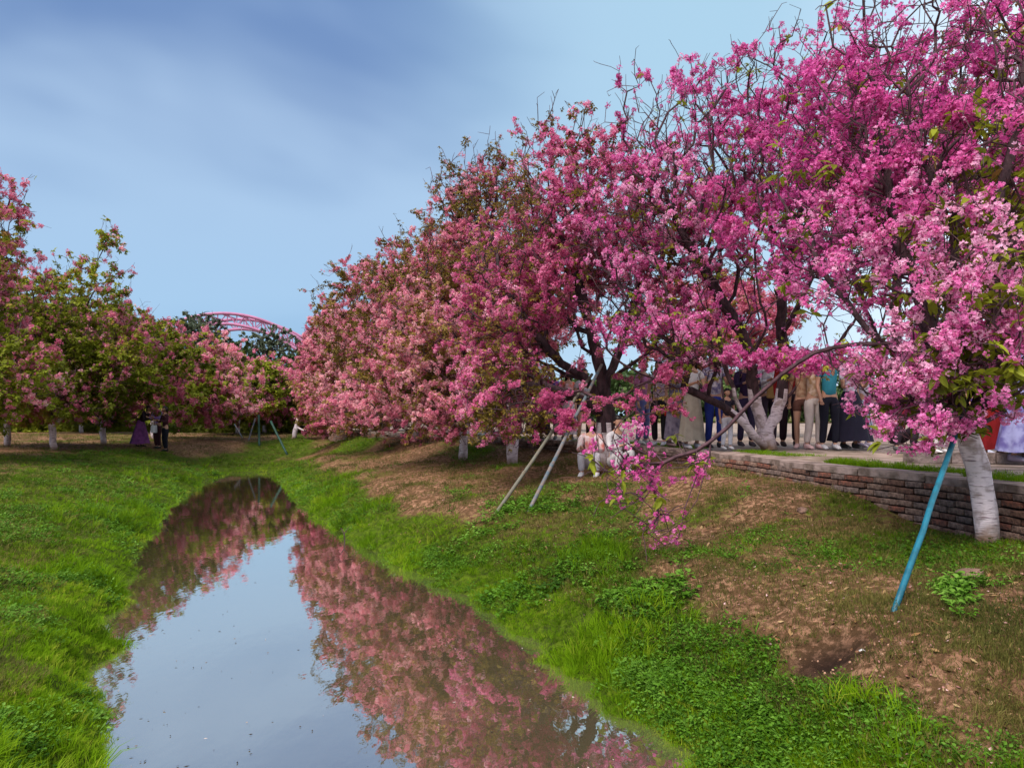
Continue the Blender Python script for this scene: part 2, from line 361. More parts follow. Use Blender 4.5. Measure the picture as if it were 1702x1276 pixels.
# ------------------------------------------------------------------ instanced detail sources
def srccol(name, objs):
    c = bpy.data.collections.new(name)
    for o in objs: c.objects.link(o)
    return c
def rawobj(name, g, mats):
    me = bpy.data.meshes.new(name); me.from_pydata(g.v, [], g.f); me.polygons.foreach_set('material_index', g.m)
    for m in mats: me.materials.append(m)
    return bpy.data.objects.new(name, me)
def rv():
    a = np.array([random.gauss(0, 1) for _ in range(3)]); return a / np.linalg.norm(a)
def flower(g, c, ax_, r, mi=0, cal=1, simple=False):
    u = np.cross(ax_, [0.3, 0.5, 0.8]); u /= np.linalg.norm(u); w = np.cross(ax_, u); ph = random.uniform(0, 6.3); cup = random.uniform(0.15, 0.75)
    for k in range(5):
        a = ph + k * 1.2566
        d = math.cos(a) * u + math.sin(a) * w; s = -math.sin(a) * u + math.cos(a) * w
        tip = c + r * (d * 1.0 + ax_ * cup); mid = c + r * 0.62 * (d + ax_ * cup * 0.9)
        g.add([c, mid + s * r * 0.36, tip, mid - s * r * 0.36], [(0, 1, 2, 3)] if not simple else [(0, 1, 2), (0, 2, 3)][:2], mi)
    if cal: g.add([c - ax_ * r * 0.75, c + u * r * 0.2, c - u * r * 0.1 + w * r * 0.17, c - u * r * 0.1 - w * r * 0.17], [(0, 1, 2), (0, 2, 3), (0, 3, 1)], 1)
def cluster(R_, nf, fr_, petal, cal=1):
    g = Geo()
    for _ in range(nf):
        d = rv(); d[2] = d[2] * 0.8 - 0.1; flower(g, d * R_ * random.uniform(0.45, 1.0), (d + rv() * 0.35) / np.linalg.norm(d + rv() * 0.01), fr_ * random.uniform(0.8, 1.15), 0, cal)
    return rawobj('blossom_cluster', g, [petal, M_calyx])
col_near = srccol('near_pink', [cluster(0.034, 6, 0.0170, M_petal) for _ in range(6)])
col_pink = srccol('mid_pink', [cluster(0.062, 13, 0.023, M_petal) for _ in range(6)])
M_petal3 = leafmat('petal_rose', [(0, (0.50, 0.065, 0.21)), (0.4, (0.74, 0.16, 0.36)), (0.8, (0.86, 0.30, 0.50)), (1, (0.92, 0.52, 0.63))], 0.48)
col_rose = srccol('mid_rose', [cluster(0.062, 12, 0.023, M_petal3) for _ in range(6)])
col_salm = srccol('mid_salmon', [cluster(0.065, 11, 0.025, M_petal2, 0) for _ in range(6)])
def leafgeo(g, base, d, up, L, W):
    s = np.cross(d, up); s /= np.linalg.norm(s) + 1e-9; n_ = np.cross(s, d)
    droop = random.uniform(0.05, 0.35) * L
    p = [base, base + d * L * 0.35 + s * W + n_ * W * 0.35, base + d * L * 0.35, base + d * L * 0.35 - s * W + n_ * W * 0.35,
         base + d * L * 0.72 + s * W * 0.75 + n_ * W * 0.2 - up * droop * 0.4, base + d * L * 0.72 - up * droop * 0.5, base + d * L * 0.72 - s * W * 0.75 + n_ * W * 0.2 - up * droop * 0.4,
         base + d * L - up * droop]
    g.add(p, [(0, 1, 2), (0, 2, 3), (1, 4, 5, 2), (2, 5, 6, 3), (4, 7, 5), (5, 7, 6)])
def leafcl(nl, L, W, m):
    g = Geo()
    for _ in range(nl):
        d = rv(); d[2] = -abs(d[2]) * 0.5 + 0.1; d /= np.linalg.norm(d); leafgeo(g, d * 0.01, d, np.array([0, 0, 1.0]), L * random.uniform(0.7, 1.15), W)
    return rawobj('leaf_spray', g, [m])
col_leafn = srccol('near_leaves', [leafcl(4, 0.105, 0.022, M_leaf) for _ in range(5)])
col_leaf = srccol('green_leaves', [leafcl(6, 0.11, 0.026, M_leaf) for _ in range(5)])
col_leafb = srccol('bronze_leaves', [leafcl(6, 0.10, 0.024, M_leafb) for _ in range(5)])
col_leafg = srccol('grey_leaves', [leafcl(9, 0.30, 0.09, M_leafg) for _ in range(5)])
col_leafd = srccol('far_leaves', [leafcl(9, 0.40, 0.12, M_leafd) for _ in range(5)])

_groups = {}
def scatter_group(col_):
    if col_.name in _groups: return _groups[col_.name]
    ng = bpy.data.node_groups.new('scatter_' + col_.name, 'GeometryNodeTree')
    ng.interface.new_socket('Geometry', in_out='INPUT', socket_type='NodeSocketGeometry')
    ng.interface.new_socket('Geometry', in_out='OUTPUT', socket_type='NodeSocketGeometry')
    gi = ng.nodes.new('NodeGroupInput'); go = ng.nodes.new('NodeGroupOutput')
    ip = ng.nodes.new('GeometryNodeInstanceOnPoints'); ci = ng.nodes.new('GeometryNodeCollectionInfo')
    ci.inputs['Collection'].default_value = col_; ci.inputs['Separate Children'].default_value = True; ci.inputs['Reset Children'].default_value = True
    def na(nm, ty):
        x = ng.nodes.new('GeometryNodeInputNamedAttribute'); x.data_type = ty; x.inputs['Name'].default_value = nm; return x.outputs[0]
    L = ng.links.new
    L(gi.outputs[0], ip.inputs['Points']); L(ci.outputs[0], ip.inputs['Instance']); ip.inputs['Pick Instance'].default_value = True
    L(na('idx', 'INT'), ip.inputs['Instance Index']); L(na('rot', 'FLOAT_VECTOR'), ip.inputs['Rotation']); L(na('scl', 'FLOAT'), ip.inputs['Scale'])
    L(ip.outputs[0], go.inputs[0]); _groups[col_.name] = ng
    return ng
def scatter(name, pts, rot, scl, tint, col_, parent=None):
    me = bpy.data.meshes.new(name); n = len(pts)
    me.vertices.add(n); me.vertices.foreach_set('co', np.asarray(pts, np.float32).ravel())
    me.attributes.new('rot', 'FLOAT_VECTOR', 'POINT').data.foreach_set('vector', np.asarray(rot, np.float32).ravel())
    me.attributes.new('scl', 'FLOAT', 'POINT').data.foreach_set('value', np.asarray(scl, np.float32))
    me.attributes.new('tint', 'FLOAT', 'POINT').data.foreach_set('value', np.clip(tint, 0, 1).astype(np.float32))
    me.attributes.new('idx', 'INT', 'POINT').data.foreach_set('value', rng.integers(0, len(col_.objects), n).astype(np.int32))
    o = link(name, me, parent); md = o.modifiers.new('scatter', 'NODES'); md.node_group = scatter_group(col_)
    o['kind'] = 'stuff'
    return o

# ------------------------------------------------------------------ trees
def wav3(p, s, seed, n=8):
    r = np.random.default_rng(seed); o = np.zeros(len(p))
    for _ in range(n):
        k = r.normal(size=3); k = k / np.linalg.norm(k) * s * r.uniform(0.6, 1.6); o += np.sin(p @ k + r.uniform(0, 6.28))
    return o / math.sqrt(n / 2)
def blob_pts(r, blobs, seed):
    out = []
    for c, rad, n in blobs:
        d = r.normal(size=(n, 3)); d /= np.linalg.norm(d, axis=1)[:, None]
        u = r.uniform(size=n) ** 0.42
        lump = 1 + 0.13 * wav3(d, 3.2, seed) + 0.06 * wav3(d, 8, seed + 1)
        out.append(np.asarray(c) + d * np.asarray(rad) * (u * lump)[:, None])
    return np.concatenate(out)
def poly_resample(pl, step, r, jit):
    pl = np.asarray(pl, float); seg = np.linalg.norm(np.diff(pl, axis=0), axis=1); L = np.r_[0, np.cumsum(seg)]
    # catmull-rom through the points
    n = max(3, int(L[-1] / step)); s = np.linspace(0, L[-1], n)[1:]; out = []
    for q in s:
        i = min(np.searchsorted(L, q, 'right') - 1, len(pl) - 2); u = (q - L[i]) / max(seg[i], 1e-6)
        p0 = pl[max(i - 1, 0)]; p1 = pl[i]; p2 = pl[i + 1]; p3 = pl[min(i + 2, len(pl) - 1)]
        out.append(0.5 * (2 * p1 + (p2 - p0) * u + (2 * p0 - 5 * p1 + 4 * p2 - p3) * u * u + (3 * p1 - p0 - 3 * p2 + p3) * u ** 3))
    out = np.array(out); out[:-1] += r.normal(size=out[:-1].shape) * jit
    return out
def make_tree(name, label, cat, group, base, limbs, blobs, rb, seed, bcol=None, nb=0, bs=1.0, lcol=None, nl=0, ls=1.0, clump=0.0,
              tint=0.5, bare=20, twigs=1, white=1.0, bf=0.35, rtip=0.0045, bark=None, topgreen=0.0, zmin=None, sides=5, leaf_low=0.0, voids=(), hang=None, thin=(), nfreq=8.0):
    r = np.random.default_rng(seed); base = np.asarray(base, float)
    pos = [base]; par = [-1]
    limbno = [-1]
    for k, lb in enumerate(limbs):
        lb = np.asarray(lb, float)
        j = int(np.argmin(np.linalg.norm(np.array(pos) - lb[0], axis=1)))
        for p in poly_resample(lb, 0.16, r, 0.008 if k < 1 else 0.014):
            pos.append(p); par.append(j); j = len(pos) - 1; limbno.append(k)
    at = blob_pts(r, blobs, seed)
    zm = (base[2] + 0.75) if zmin is None else zmin
    at = at[at[:, 2] > zm]
    for vc, vr in voids:                                    # open windows in the crown, seen through between the limbs
        e_ = (((at[:, 0] - vc[0]) / vr[0]) ** 2 + ((at[:, 2] - vc[2]) / vr[2]) ** 2) < 1; at = at[~(e_ & (r.uniform(size=len(at)) < 0.86))]
    pos = np.array(pos); nm = len(pos); par = list(par)
    plen = np.zeros(nm)
    for i in range(1, nm): plen[i] = plen[par[i]] + np.linalg.norm(pos[i] - pos[par[i]])
    # attach by minimum spanning tree with a path-length term
    allp = np.concatenate([pos, at]); na_ = len(at)
    best = np.full(na_, 1e9); bp_ = np.zeros(na_, int)
    lo = 1 if nm > 3 else 0
    trunk_ok = [i for i in range(nm) if pos[i, 2] > base[2] + 0.55 or nm < 4]
    for i in trunk_ok:
        c_ = np.linalg.norm(at - pos[i], axis=1) + bf * plen[i]; q = c_ < best; best[q] = c_[q]; bp_[q] = i
    done = np.zeros(na_, bool); P_ = list(pos); pl = list(plen); idx_of = {}
    for _ in range(na_):
        j = int(np.argmin(best)); 
        if best[j] > 1e8: break
        pj = at[j]; pa = bp_[j]; dd = np.linalg.norm(pj - P_[pa])
        # a gently bent midpoint on long links
        if dd > 0.35:
            k = int(dd / 0.25); a0 = P_[pa].copy()
            off = r.normal(size=3) * dd * 0.05; off[2] -= dd * 0.03
            for q in range(1, k):
                u = q / k; P_.append(a0 + (pj - a0) * u + off * math.sin(math.pi * u) + r.normal(size=3) * 0.012); par.append(pa); pl.append(pl[pa] + dd / k); pa = len(P_) - 1
        P_.append(pj); par.append(pa); pl.append(pl[pa] + np.linalg.norm(pj - P_[pa])); me_i = len(P_) - 1
        best[j] = 1e9; done[j] = True
        c_ = np.linalg.norm(at - pj, axis=1) + bf * pl[me_i]; q = (c_ < best) & ~done; best[q] = c_[q]; bp_[q] = me_i
    pos = np.array(P_); par = np.array(par); n = len(pos)
    # short flowering twigs
    skel = n; cen = np.mean(at, axis=0)
    if twigs:
        sel = np.repeat(np.arange(nm, n), twigs); k = len(sel)
        d0 = pos[sel] - pos[par[sel]]; d0 /= np.linalg.norm(d0, axis=1)[:, None] + 1e-9
        d = d0 * 0.7 + r.normal(size=(k, 3)) * 0.75 + np.array([0, 0, 0.25]); d /= np.linalg.norm(d, axis=1)[:, None]
        Lg = r.uniform(0.10, 0.34, k); a1 = pos[sel] + d * (Lg / 2)[:, None]
        d2 = d + r.normal(size=(k, 3)) * 0.3; a2 = a1 + d2 * (Lg / 2)[:, None]
        pos = np.concatenate([pos, a1, a2]); par = np.concatenate([par, sel, np.arange(n, n + k)]); n = len(pos)
    # long bare shoots above the crown
    nbare0 = n
    if bare:
        up = np.argsort(-((pos[nm:skel] - cen) @ np.array([0, 0, 1.0]) + 0.5 * np.linalg.norm((pos[nm:skel] - cen)[:, :2], axis=1)))[:bare * 5] + nm
        for i in r.choice(up, bare, replace=False):
            d = pos[i] - cen; d /= np.linalg.norm(d); d = d * 0.85 + np.array([0, 0, 0.45]) + r.normal(size=3) * 0.35; d *= 0.85 / np.linalg.norm(d); j = i; q = pos[i]
            new = []; 
            for s_ in range(3):
                q = q + d * r.uniform(0.11, 0.2); d = d + r.normal(size=3) * 0.12; new.append((q, j)); j = n; n += 1
                if s_ and r.uniform() < 0.7: 
                    new.append((q + (d * 0.3 + r.normal(size=3) * 0.5) * 0.22, j)); n += 1
            pos = np.concatenate([pos, np.array([a for a, _ in new])]); 
            # rebuild parents for the appended nodes
            par = np.concatenate([par, np.array([b for _, b in new])])
    n = len(pos)
    kids = [[] for _ in range(n)]
    for i in range(1, n): kids[par[i]].append(i)
    order = []; st = [0]
    while st:
        i = st.pop(); order.append(i); st += kids[i]
    cntl = np.zeros(n)
    for i in reversed(order): cntl[i] = 1 if not kids[i] else sum(cntl[k] for k in kids[i])
    p_ = math.log(cntl[0]) / math.log(rb / rtip)
    rad = rtip * cntl ** (1 / p_)
    for i, k in enumerate(limbno):
        if k in thin: rad[i] = min(rad[i], 0.019)
    rad[0] = rad[kids[0][0]] * 1.15 if len(kids[0]) == 1 else rad[0]
    # chains
    chains = []; heads = [(0, -1)]
    while heads:
        h, pr = heads.pop(); ch = [h]; i = h
        while kids[i]:
            ks = sorted(kids[i], key=lambda q: -rad[q]); heads += [(q, i) for q in ks[1:]]; i = ks[0]; ch.append(i)
        chains.append((pr, ch))
    def tubes(chs, ns):
        vi = []; rr = []; pp = []; tt = []; cid = []; start = []
        for ci_, (pr, ch) in enumerate(chs):
            seq = ([pr] if pr >= 0 else []) + ch
            if len(seq) < 2: continue
            q = pos[seq]; ra = rad[seq].copy()
            if pr >= 0: ra[0] = ra[1] * 1.02
            if len(ch) > 1: ra[-1] *= 0.7
            tg = np.empty_like(q); tg[1:-1] = q[2:] - q[:-2]; tg[0] = q[1] - q[0]; tg[-1] = q[-1] - q[-2]
            start.append((len(rr), len(seq))); pp.append(q); rr += list(ra); tt.append(tg)
            m = np.abs(q[-1] - q[0]); ref = np.eye(3)[int(np.argmin(m))]; cid.append(np.repeat(ref[None], len(seq), 0))
        if not rr: return None
        pp = np.concatenate(pp); tt = np.concatenate(tt); ref = np.concatenate(cid); rr = np.array(rr)
        tt /= np.linalg.norm(tt, axis=1)[:, None] + 1e-9
        u = np.cross(tt, ref); u /= np.linalg.norm(u, axis=1)[:, None] + 1e-9; w = np.cross(tt, u)
        an = np.arange(ns) / ns * 2 * math.pi
        rk = rr[:, None] * (1 + (0.10 * r.normal(size=(len(rr), ns)) if ns > 6 else 0))
        V = pp[:, None] + rk[..., None] * (np.cos(an)[None, :, None] * u[:, None] + np.sin(an)[None, :, None] * w[:, None])
        Fc = []
        ii = np.concatenate([np.arange(s_, s_ + l_ - 1) for s_, l_ in start])
        k = np.arange(ns); k2 = (k + 1) % ns
        Fc = np.stack([ii[:, None] * ns + k, ii[:, None] * ns + k2, (ii[:, None] + 1) * ns + k2, (ii[:, None] + 1) * ns + k], -1).reshape(-1, 4)
        return V.reshape(-1, 3), Fc, np.repeat(ii, ns)
    root = empty(name, tuple(base), label, cat, group)
    loc = lambda V: V - base
    big = [c_ for c_ in chains if rad[c_[1][0]] > 0.028]; small = [c_ for c_ in chains if rad[c_[1][0]] <= 0.028]
    V, Fc, ri = tubes(big, 12 if sides > 4 else 7)
    # whitewashed foot is cut from the same tubes
    zc = V[Fc].mean(1)
    wmask = (zc[:, 2] < base[2] + white + 0.04 * np.sin(zc[:, 0] * 40)) & (np.linalg.norm((zc - base)[:, :2], axis=1) < 0.9)
    bk = bark or M_bark
    if wmask.any() and white > 0: mesh('whitewashed_foot', loc(V), Fc[wmask], [M_white], root, True)
    if (~wmask).any(): mesh('trunk', loc(V), Fc[~wmask], [bk], root, True)
    for o in root.children:                                       # drop the unused vertices
        bm = bmesh.new(); bm.from_mesh(o.data); bmesh.ops.delete(bm, geom=[x for x in bm.verts if not x.link_faces], context='VERTS'); bm.to_mesh(o.data); bm.free()
    q = tubes(small, 3 if sides < 5 else 4)
    if q: tag(mesh('branches', loc(q[0]), q[1], [M_twig if bark is None else bark], root, True), kind='stuff')
    # blossoms and leaves sit along the thin wood
    ok = np.arange(1, nbare0); ok = ok[(rad[ok] < max(0.013, 2.6 * rtip)) & (ok >= nm)]
    def pick(nn, seed2, cl, sprd):
        out = np.zeros((0, 3)); 
        wts = 1.0 / (rad[ok] / rtip) ** 0.8
        wts = wts / wts.sum()
        while len(out) < nn:
            e = r.choice(ok, nn, p=wts); u = r.uniform(0, 1.1, nn)[:, None]; p = pos[par[e]] * (1 - u) + pos[e] * u + r.normal(size=(nn, 3)) * sprd
            f = wav3(p, 2.2, seed2) * 0.38 + wav3(p, nfreq, seed2 + 5) * 0.62
            if hang is not None: f = np.where(np.linalg.norm(p - hang[0], axis=1) < hang[1], f + (r.uniform(size=nn) < 0.12) * 2 - 0.25, f)
            out = np.concatenate([out, p[f > cl + r.normal(size=nn) * 0.25]])
        return out[:nn]
    ztop = pos[:, 2].max(); zlo = pos[:skel, 2].min() 
    if nb:
        p = pick(nb, seed * 3 + 1, clump, 0.035 * bs)
        if topgreen: 
            h = (p[:, 2] - zlo) / (ztop - zlo); p = p[r.uniform(size=len(p)) > topgreen * sm(h, 0.7, 0.95)]
        k = len(p); tn = tint + 0.20 * wav3(p, 1.4, seed + 9) * 0.8 + 0.10 * wav3(p, 5, seed + 10) + r.normal(size=k) * 0.20
        scatter('blossoms', loc(p), r.uniform(0, 6.28, (k, 3)), r.uniform(0.55, 1.40, k) * bs, tn, bcol, root)
    if nl:
        p = pick(nl, seed * 5 + 2, 0.0 if clump > -5 else -9, 0.04)
        if leaf_low:
            h = (p[:, 2] - zlo) / (ztop - zlo); p = p[r.uniform(size=len(p)) > leaf_low * sm(h, 0.35, 0.8)]
        if hang is not None: p = p[(np.linalg.norm(p - hang[0], axis=1) > hang[1] + 0.25) | (r.uniform(size=len(p)) < 0.3)]
        k = len(p); tn = 0.5 + 0.18 * wav3(p, 2, seed + 19) + r.normal(size=k) * 0.17
        scatter('leaves', loc(p), np.c_[r.normal(size=(k, 2)) * 0.5, r.uniform(0, 6.28, k)], r.uniform(0.6, 1.3, k) * ls, tn, lcol, root)
    return root

gz = lambda x, y: float(G(x, y))
def onbase(px, Y, z=None):
    x = (px - CX) / F * Y; return np.array([x, Y, (gz(x, Y) if z is None else z) - 0.03])

# T1: nearest tree on the right edge
b1 = onbase(1640, 6.3)
make_tree('cherry_tree', 'nearest cherry tree, thick whitewashed trunk before the brick wall, teal pole leaning on it', 'tree', 'pink blossom trees on the right bank', b1,
    [[b1, P(1628, 800, 6.3), P(1606, 700, 6.3), P(1580, 640, 6.3), P(1548, 560, 6.35), P(1520, 470, 6.4), P(1488, 380, 6.5), P(1470, 250, 6.7), P(1450, 120, 6.9)],
     [P(1606, 700, 6.3), P(1640, 620, 6.2), P(1665, 500, 6.1), P(1660, 350, 6.0), P(1690, 200, 6.1), P(1720, 60, 6.2)],
     [P(1590, 655, 6.3), P(1500, 590, 6.5), P(1420, 520, 6.7), P(1340, 400, 7.0), P(1285, 300, 7.2), P(1218, 205, 7.4)],
     [P(1580, 640, 6.3), P(1500, 575, 6.5), P(1430, 575, 6.7), P(1350, 590, 6.9), P(1268, 650, 7.1), P(1190, 727, 7.2), P(1110, 765, 7.2), P(1050, 800, 7.2)],
     [P(1190, 727, 7.2), P(1170, 790, 7.2), P(1150, 850, 7.1), P(1110, 880, 7.1)],
     [P(1400, 500, 6.7), P(1330, 470, 6.7), P(1240, 440, 6.8), P(1180, 430, 6.8)],
     [P(1606, 700, 6.3), P(1680, 660, 5.6), P(1760, 600, 5.2)],
     [P(1545, 555, 6.35), P(1580, 450, 6.6), P(1590, 300, 7.2), P(1560, 200, 7.6)]],
    [(P(1600, 310, 6.6), (1.5, 1.3, 2.15), 1350), (P(1445, 310, 6.9), (0.95, 1.0, 1.28), 460), (P(1690, 120, 6.5), (1.5, 1.3, 1.5), 450),
     (P(1580, 615, 6.2), (0.68, 0.8, 0.36), 150), (P(1545, 700, 6.0), (0.38, 0.4, 0.28), 36), (P(1660, 560, 5.6), (0.6, 0.7, 0.7), 170),
     (P(1045, 770, 7.1), (0.42, 0.35, 0.42), 52), (P(1100, 860, 7.1), (0.36, 0.3, 0.32), 24), (P(1150, 780, 7.2), (0.3, 0.3, 0.2), 10)],
    0.085, 101, col_near, 13000, 0.84, col_leafn, 1700, 1.0, clump=0.36, tint=0.56, bare=18, thin=(3, 4), hang=(P(1075, 830, 7.1), 0.55), nfreq=13.0, voids=[(P(1400, 545, 6.6), (0.42, 1, 0.30)), (P(1650, 480, 6.3), (0.3, 1, 0.35)), (P(1560, 130, 6.5), (0.3, 1, 0.3))], twigs=1, white=1.0, leaf_low=0.92, zmin=0.85, rtip=0.0042)
# T2: multi-stemmed tree at the platform edge
b2 = onbase(1278, 13.1, PZ)
make_tree('cherry_tree', 'tall cherry tree with whitewashed stems forking from the platform edge, magenta crown', 'tree', 'pink blossom trees on the right bank', b2,
    [[b2, P(1273, 722, 13.1), P(1262, 690, 13.1), P(1252, 650, 13.0), P(1240, 570, 12.7), P(1190, 480, 12.4), P(1130, 380, 12.2), P(1090, 280, 12)],
     [P(1273, 720, 13.1), P(1290, 690, 13.1), P(1300, 655, 13.1), P(1304, 600, 13.1), P(1300, 500, 12.9), P(1325, 400, 12.6), P(1340, 280, 12.4)],
     [b2 + [0.02, -.02, 0], P(1252, 722, 12.9), P(1222, 690, 12.7), P(1190, 668, 12.5), P(1150, 650, 12.3), P(1095, 632, 12), P(1030, 600, 11.7), P(985, 560, 11.6)],
     [P(1250, 721, 12.95), P(1232, 680, 13), P(1216, 640, 12.9), P(1200, 590, 13), P(1192, 500, 13.2), P(1200, 380, 13.4)],
     [P(1296, 675, 13.1), P(1318, 650, 13.2), P(1345, 620, 13.3), P(1400, 560, 13.2), P(1450, 480, 13.2)],
     [P(1298, 560, 13), P(1340, 480, 12.3), P(1360, 380, 12), P(1310, 280, 11.6), P(1250, 200, 11.6)]],
    [(P(1235, 300, 12.2), (2.3, 1.6, 2.45), 1600), (P(1330, 598, 12.0), (1.3, 0.5, 0.26), 150), (P(1175, 595, 11.9), (0.9, 0.5, 0.27), 120), (P(1090, 400, 12), (1.7, 1.3, 1.9), 600), (P(1360, 310, 12.6), (1.8, 1.4, 2.3), 600), (P(1075, 545, 11.6), (1.1, 0.8, 0.6), 150), (P(1180, 578, 11.9), (0.5, 0.4, 0.2), 20)],
    0.145, 102, col_pink, 21000, 0.56, col_leaf, 1200, 0.65, clump=0.36, tint=0.60, bare=32, white=0.98, nfreq=8.0, voids=[(P(1345, 530, 12.8), (0.75, 1, 0.6)), (P(1110, 490, 12), (0.4, 1, 0.35)), (P(1030, 600, 11.6), (0.4, 1, 0.35)), (P(1200, 500, 12.8), (0.4, 1, 0.5)), (P(1250, 400, 12.6), (0.35, 1, 0.3))], twigs=1, leaf_low=0.8)
# T3
b3 = onbase(1003, 13.9)
make_tree('cherry_tree', 'cherry tree with a dark leaning trunk held by two grey poles, magenta crown', 'tree', 'pink blossom trees on the right bank', b3,
    [[b3, P(1006, 700, 13.8), P(1000, 630, 13.7), P(985, 560, 13.5), P(960, 460, 13.3), P(940, 350, 13.2)],
     [P(1004, 680, 13.8), P(975, 630, 13.6), P(930, 600, 13.4), P(880, 540, 13.2), P(840, 470, 13.2)],
     [P(1002, 650, 13.7), P(1030, 580, 13.7), P(1060, 480, 13.8), P(1070, 380, 13.9)],
     [P(1004, 690, 13.8), P(960, 660, 13.2), P(900, 640, 12.8), P(850, 650, 12.6)]],
    [(P(970, 410, 13.4), (2.4, 1.6, 2.2), 1450), (P(870, 510, 13.4), (1.8, 1.4, 1.8), 700), (P(840, 645, 12.6), (1.0, 0.9, 0.7), 240), (P(1065, 650, 11.8), (0.75, 0.5, 0.42), 75), (P(940, 690, 12.0), (0.6, 0.5, 0.35), 40), (P(850, 690, 12.2), (1.1, 0.8, 0.5), 170)],
    0.17, 103, col_rose, 19500, 0.58, col_leafb, 5500, 0.58, clump=0.32, tint=0.56, nfreq=8.5, bare=25, voids=[(P(985, 590, 13.3), (0.85, 1, 1.3)), (P(940, 480, 13.3), (0.3, 1, 0.3))], twigs=1, white=0.7, zmin=1.35)
# T4
b4 = onbase(852, 16.4)
make_tree('cherry_tree', 'cherry tree with a short whitewashed trunk left of the grey poles, rosy crown', 'tree', 'pink blossom trees on the right bank', b4,
    [[b4, P(850, 715, 16.4), P(855, 660, 16.4), P(840, 580, 16.2), P(820, 480, 16.2), P(800, 380, 16.2)],
     [P(852, 690, 16.4), P(880, 620, 16.4), P(900, 520, 16.4), P(900, 420, 16.6)],
     [P(852, 690, 16.4), P(810, 640, 16), P(770, 580, 15.8), P(730, 520, 15.8)]],
    [(P(850, 440, 16.4), (2.2, 1.7, 2.3), 1300), (P(760, 560, 16), (2.0, 1.5, 1.7), 800), (P(780, 330, 16.6), (0.9, 0.9, 1.1), 200), (P(790, 680, 15.4), (1.6, 1.2, 0.7), 260)],
    0.13, 104, col_salm, 22000, 0.60, col_leafb, 11000, 0.60, clump=0.22, tint=0.66, bare=18, twigs=1, white=0.8, topgreen=0.9, zmin=1.25)
b4b = onbase(770, 17.8)
make_tree('cherry_tree', 'slim cherry tree with a thin white trunk beside a figure in white, dusty pink crown', 'tree', 'pink blossom trees on the right bank', b4b,
    [[b4b, P(769, 715, 17.8), P(762, 660, 17.8), P(745, 590, 17.8), P(730, 500, 17.8)], [P(766, 690, 17.8), P(720, 640, 17.6), P(680, 600, 17.4)]],
    [(P(735, 520, 18.2), (2.1, 2.1, 2.2), 1200), (P(700, 650, 17.2), (2.0, 1.5, 0.95), 500)],
    0.10, 105, col_salm, 19000, 0.65, col_leafb, 10000, 0.65, clump=0.15, tint=0.66, bare=18, white=0.9, zmin=1.15, sides=4)
b5 = onbase(690, 23.5)
make_tree('cherry_tree', 'cherry tree in the middle of the right row, low pink crown sweeping to the grass', 'tree', 'pink blossom trees on the right bank', b5,
    [[b5, P(690, 690, 23.5), P(670, 620, 23.3), P(650, 530, 23.2)], [P(688, 690, 23.5), P(630, 640, 23), P(590, 600, 23)]],
    [(P(660, 545, 23.5), (2.5, 2.6, 2.5), 1300), (P(640, 665, 22.6), (2.5, 1.8, 1.2), 500)],
    0.13, 106, col_salm, 20000, 0.74, col_leafb, 11500, 0.76, clump=0.08, tint=0.68, bare=18, white=1, zmin=1.2, sides=4)
b6 = onbase(600, 29)
make_tree('cherry_tree', 'second farthest cherry of the right row, pink dome beside the open sky', 'tree', 'pink blossom trees on the right bank', b6,
    [[b6, P(600, 690, 29), P(590, 610, 29), P(570, 560, 29)]],
    [(P(592, 600, 29), (2.4, 2.7, 2.4), 1000), (P(590, 675, 28.4), (2.4, 2, 1.3), 350)],
    0.12, 107, col_salm, 15000, 0.88, col_leafb, 9000, 0.9, clump=0.0, tint=0.66, bare=14, white=1, zmin=1.2, sides=4, rtip=0.006)
b7 = onbase(488, 36)
make_tree('cherry_tree', 'farthest cherry of the right row, leaning white trunk at the turn of the stream', 'tree', 'pink blossom trees on the right bank', b7,
    [[b7, P(498, 690, 36), P(515, 640, 36), P(530, 590, 36)]],
    [(P(562, 612, 36), (1.9, 2.4, 2.4), 800), (P(556, 680, 35.5), (1.6, 2, 1.2), 200)],
    0.12, 108, col_salm, 8000, 1.8, col_leafb, 3000, 1.7, clump=-0.15, tint=0.62, bare=20, white=1.2, zmin=1.2, sides=4, rtip=0.007)
# trees standing behind, on the platform
back = [('cherry_tree', 'cherry tree behind the nearest trunk, magenta crown at the right edge of the view', 1760, 10.5, 200, 2.3, 2.7, col_pink, 0.50, 9000, 0.8),
        ('cherry_tree', 'cherry tree on the platform behind the teal top, pink crown against white sky', 1490, 17.5, 260, 2.8, 2.8, col_pink, 0.5, 6500, 0.9),
        ('cherry_tree', 'cherry tree behind the forked stems, low pink crown between the standing people', 1195, 21, 520, 2.2, 1.9, col_salm, 0.5, 5000, 1.1),
        ('cherry_tree', 'cherry tree deep on the platform beyond the lavender dress, pink crown', 1650, 20, 500, 2.6, 2.4, col_pink, 0.5, 5500, 1.1),
        ('cherry_tree', 'cherry tree far back between the middle trees of the right row', 840, 27, 500, 3.3, 3.0, col_salm, 0.5, 8000, 1.6)]
for k, (nm_, lb, px, Y, pyc, rx, rz, bc, tn, nb, bs) in enumerate(back):
    bb = onbase(px, Y, PZ); top = P(px, pyc, Y)
    make_tree(nm_, lb, 'tree', 'blossom trees on the platform behind the row', bb,
        [[bb, bb + [0.05, 0, 1.0], bb * 0.5 + top * 0.5, top], [bb + [0.03, 0, 0.8], bb + [-0.8, -0.2, 1.7], bb + [-1.4, -0.3, 2.8]], [bb + [0.03, 0, 0.8], bb + [0.8, 0.2, 1.8], bb + [1.3, 0.3, 3.0]]],
        [(top + [0, 0, -0.3], (rx, 2.0, rz), 650)], 0.12, 120 + k, bc, nb, bs, col_leafb, 1200, bs, clump=0.0, tint=tn, bare=15, white=1.0, sides=4, rtip=0.006, zmin=PZ + 1.6)

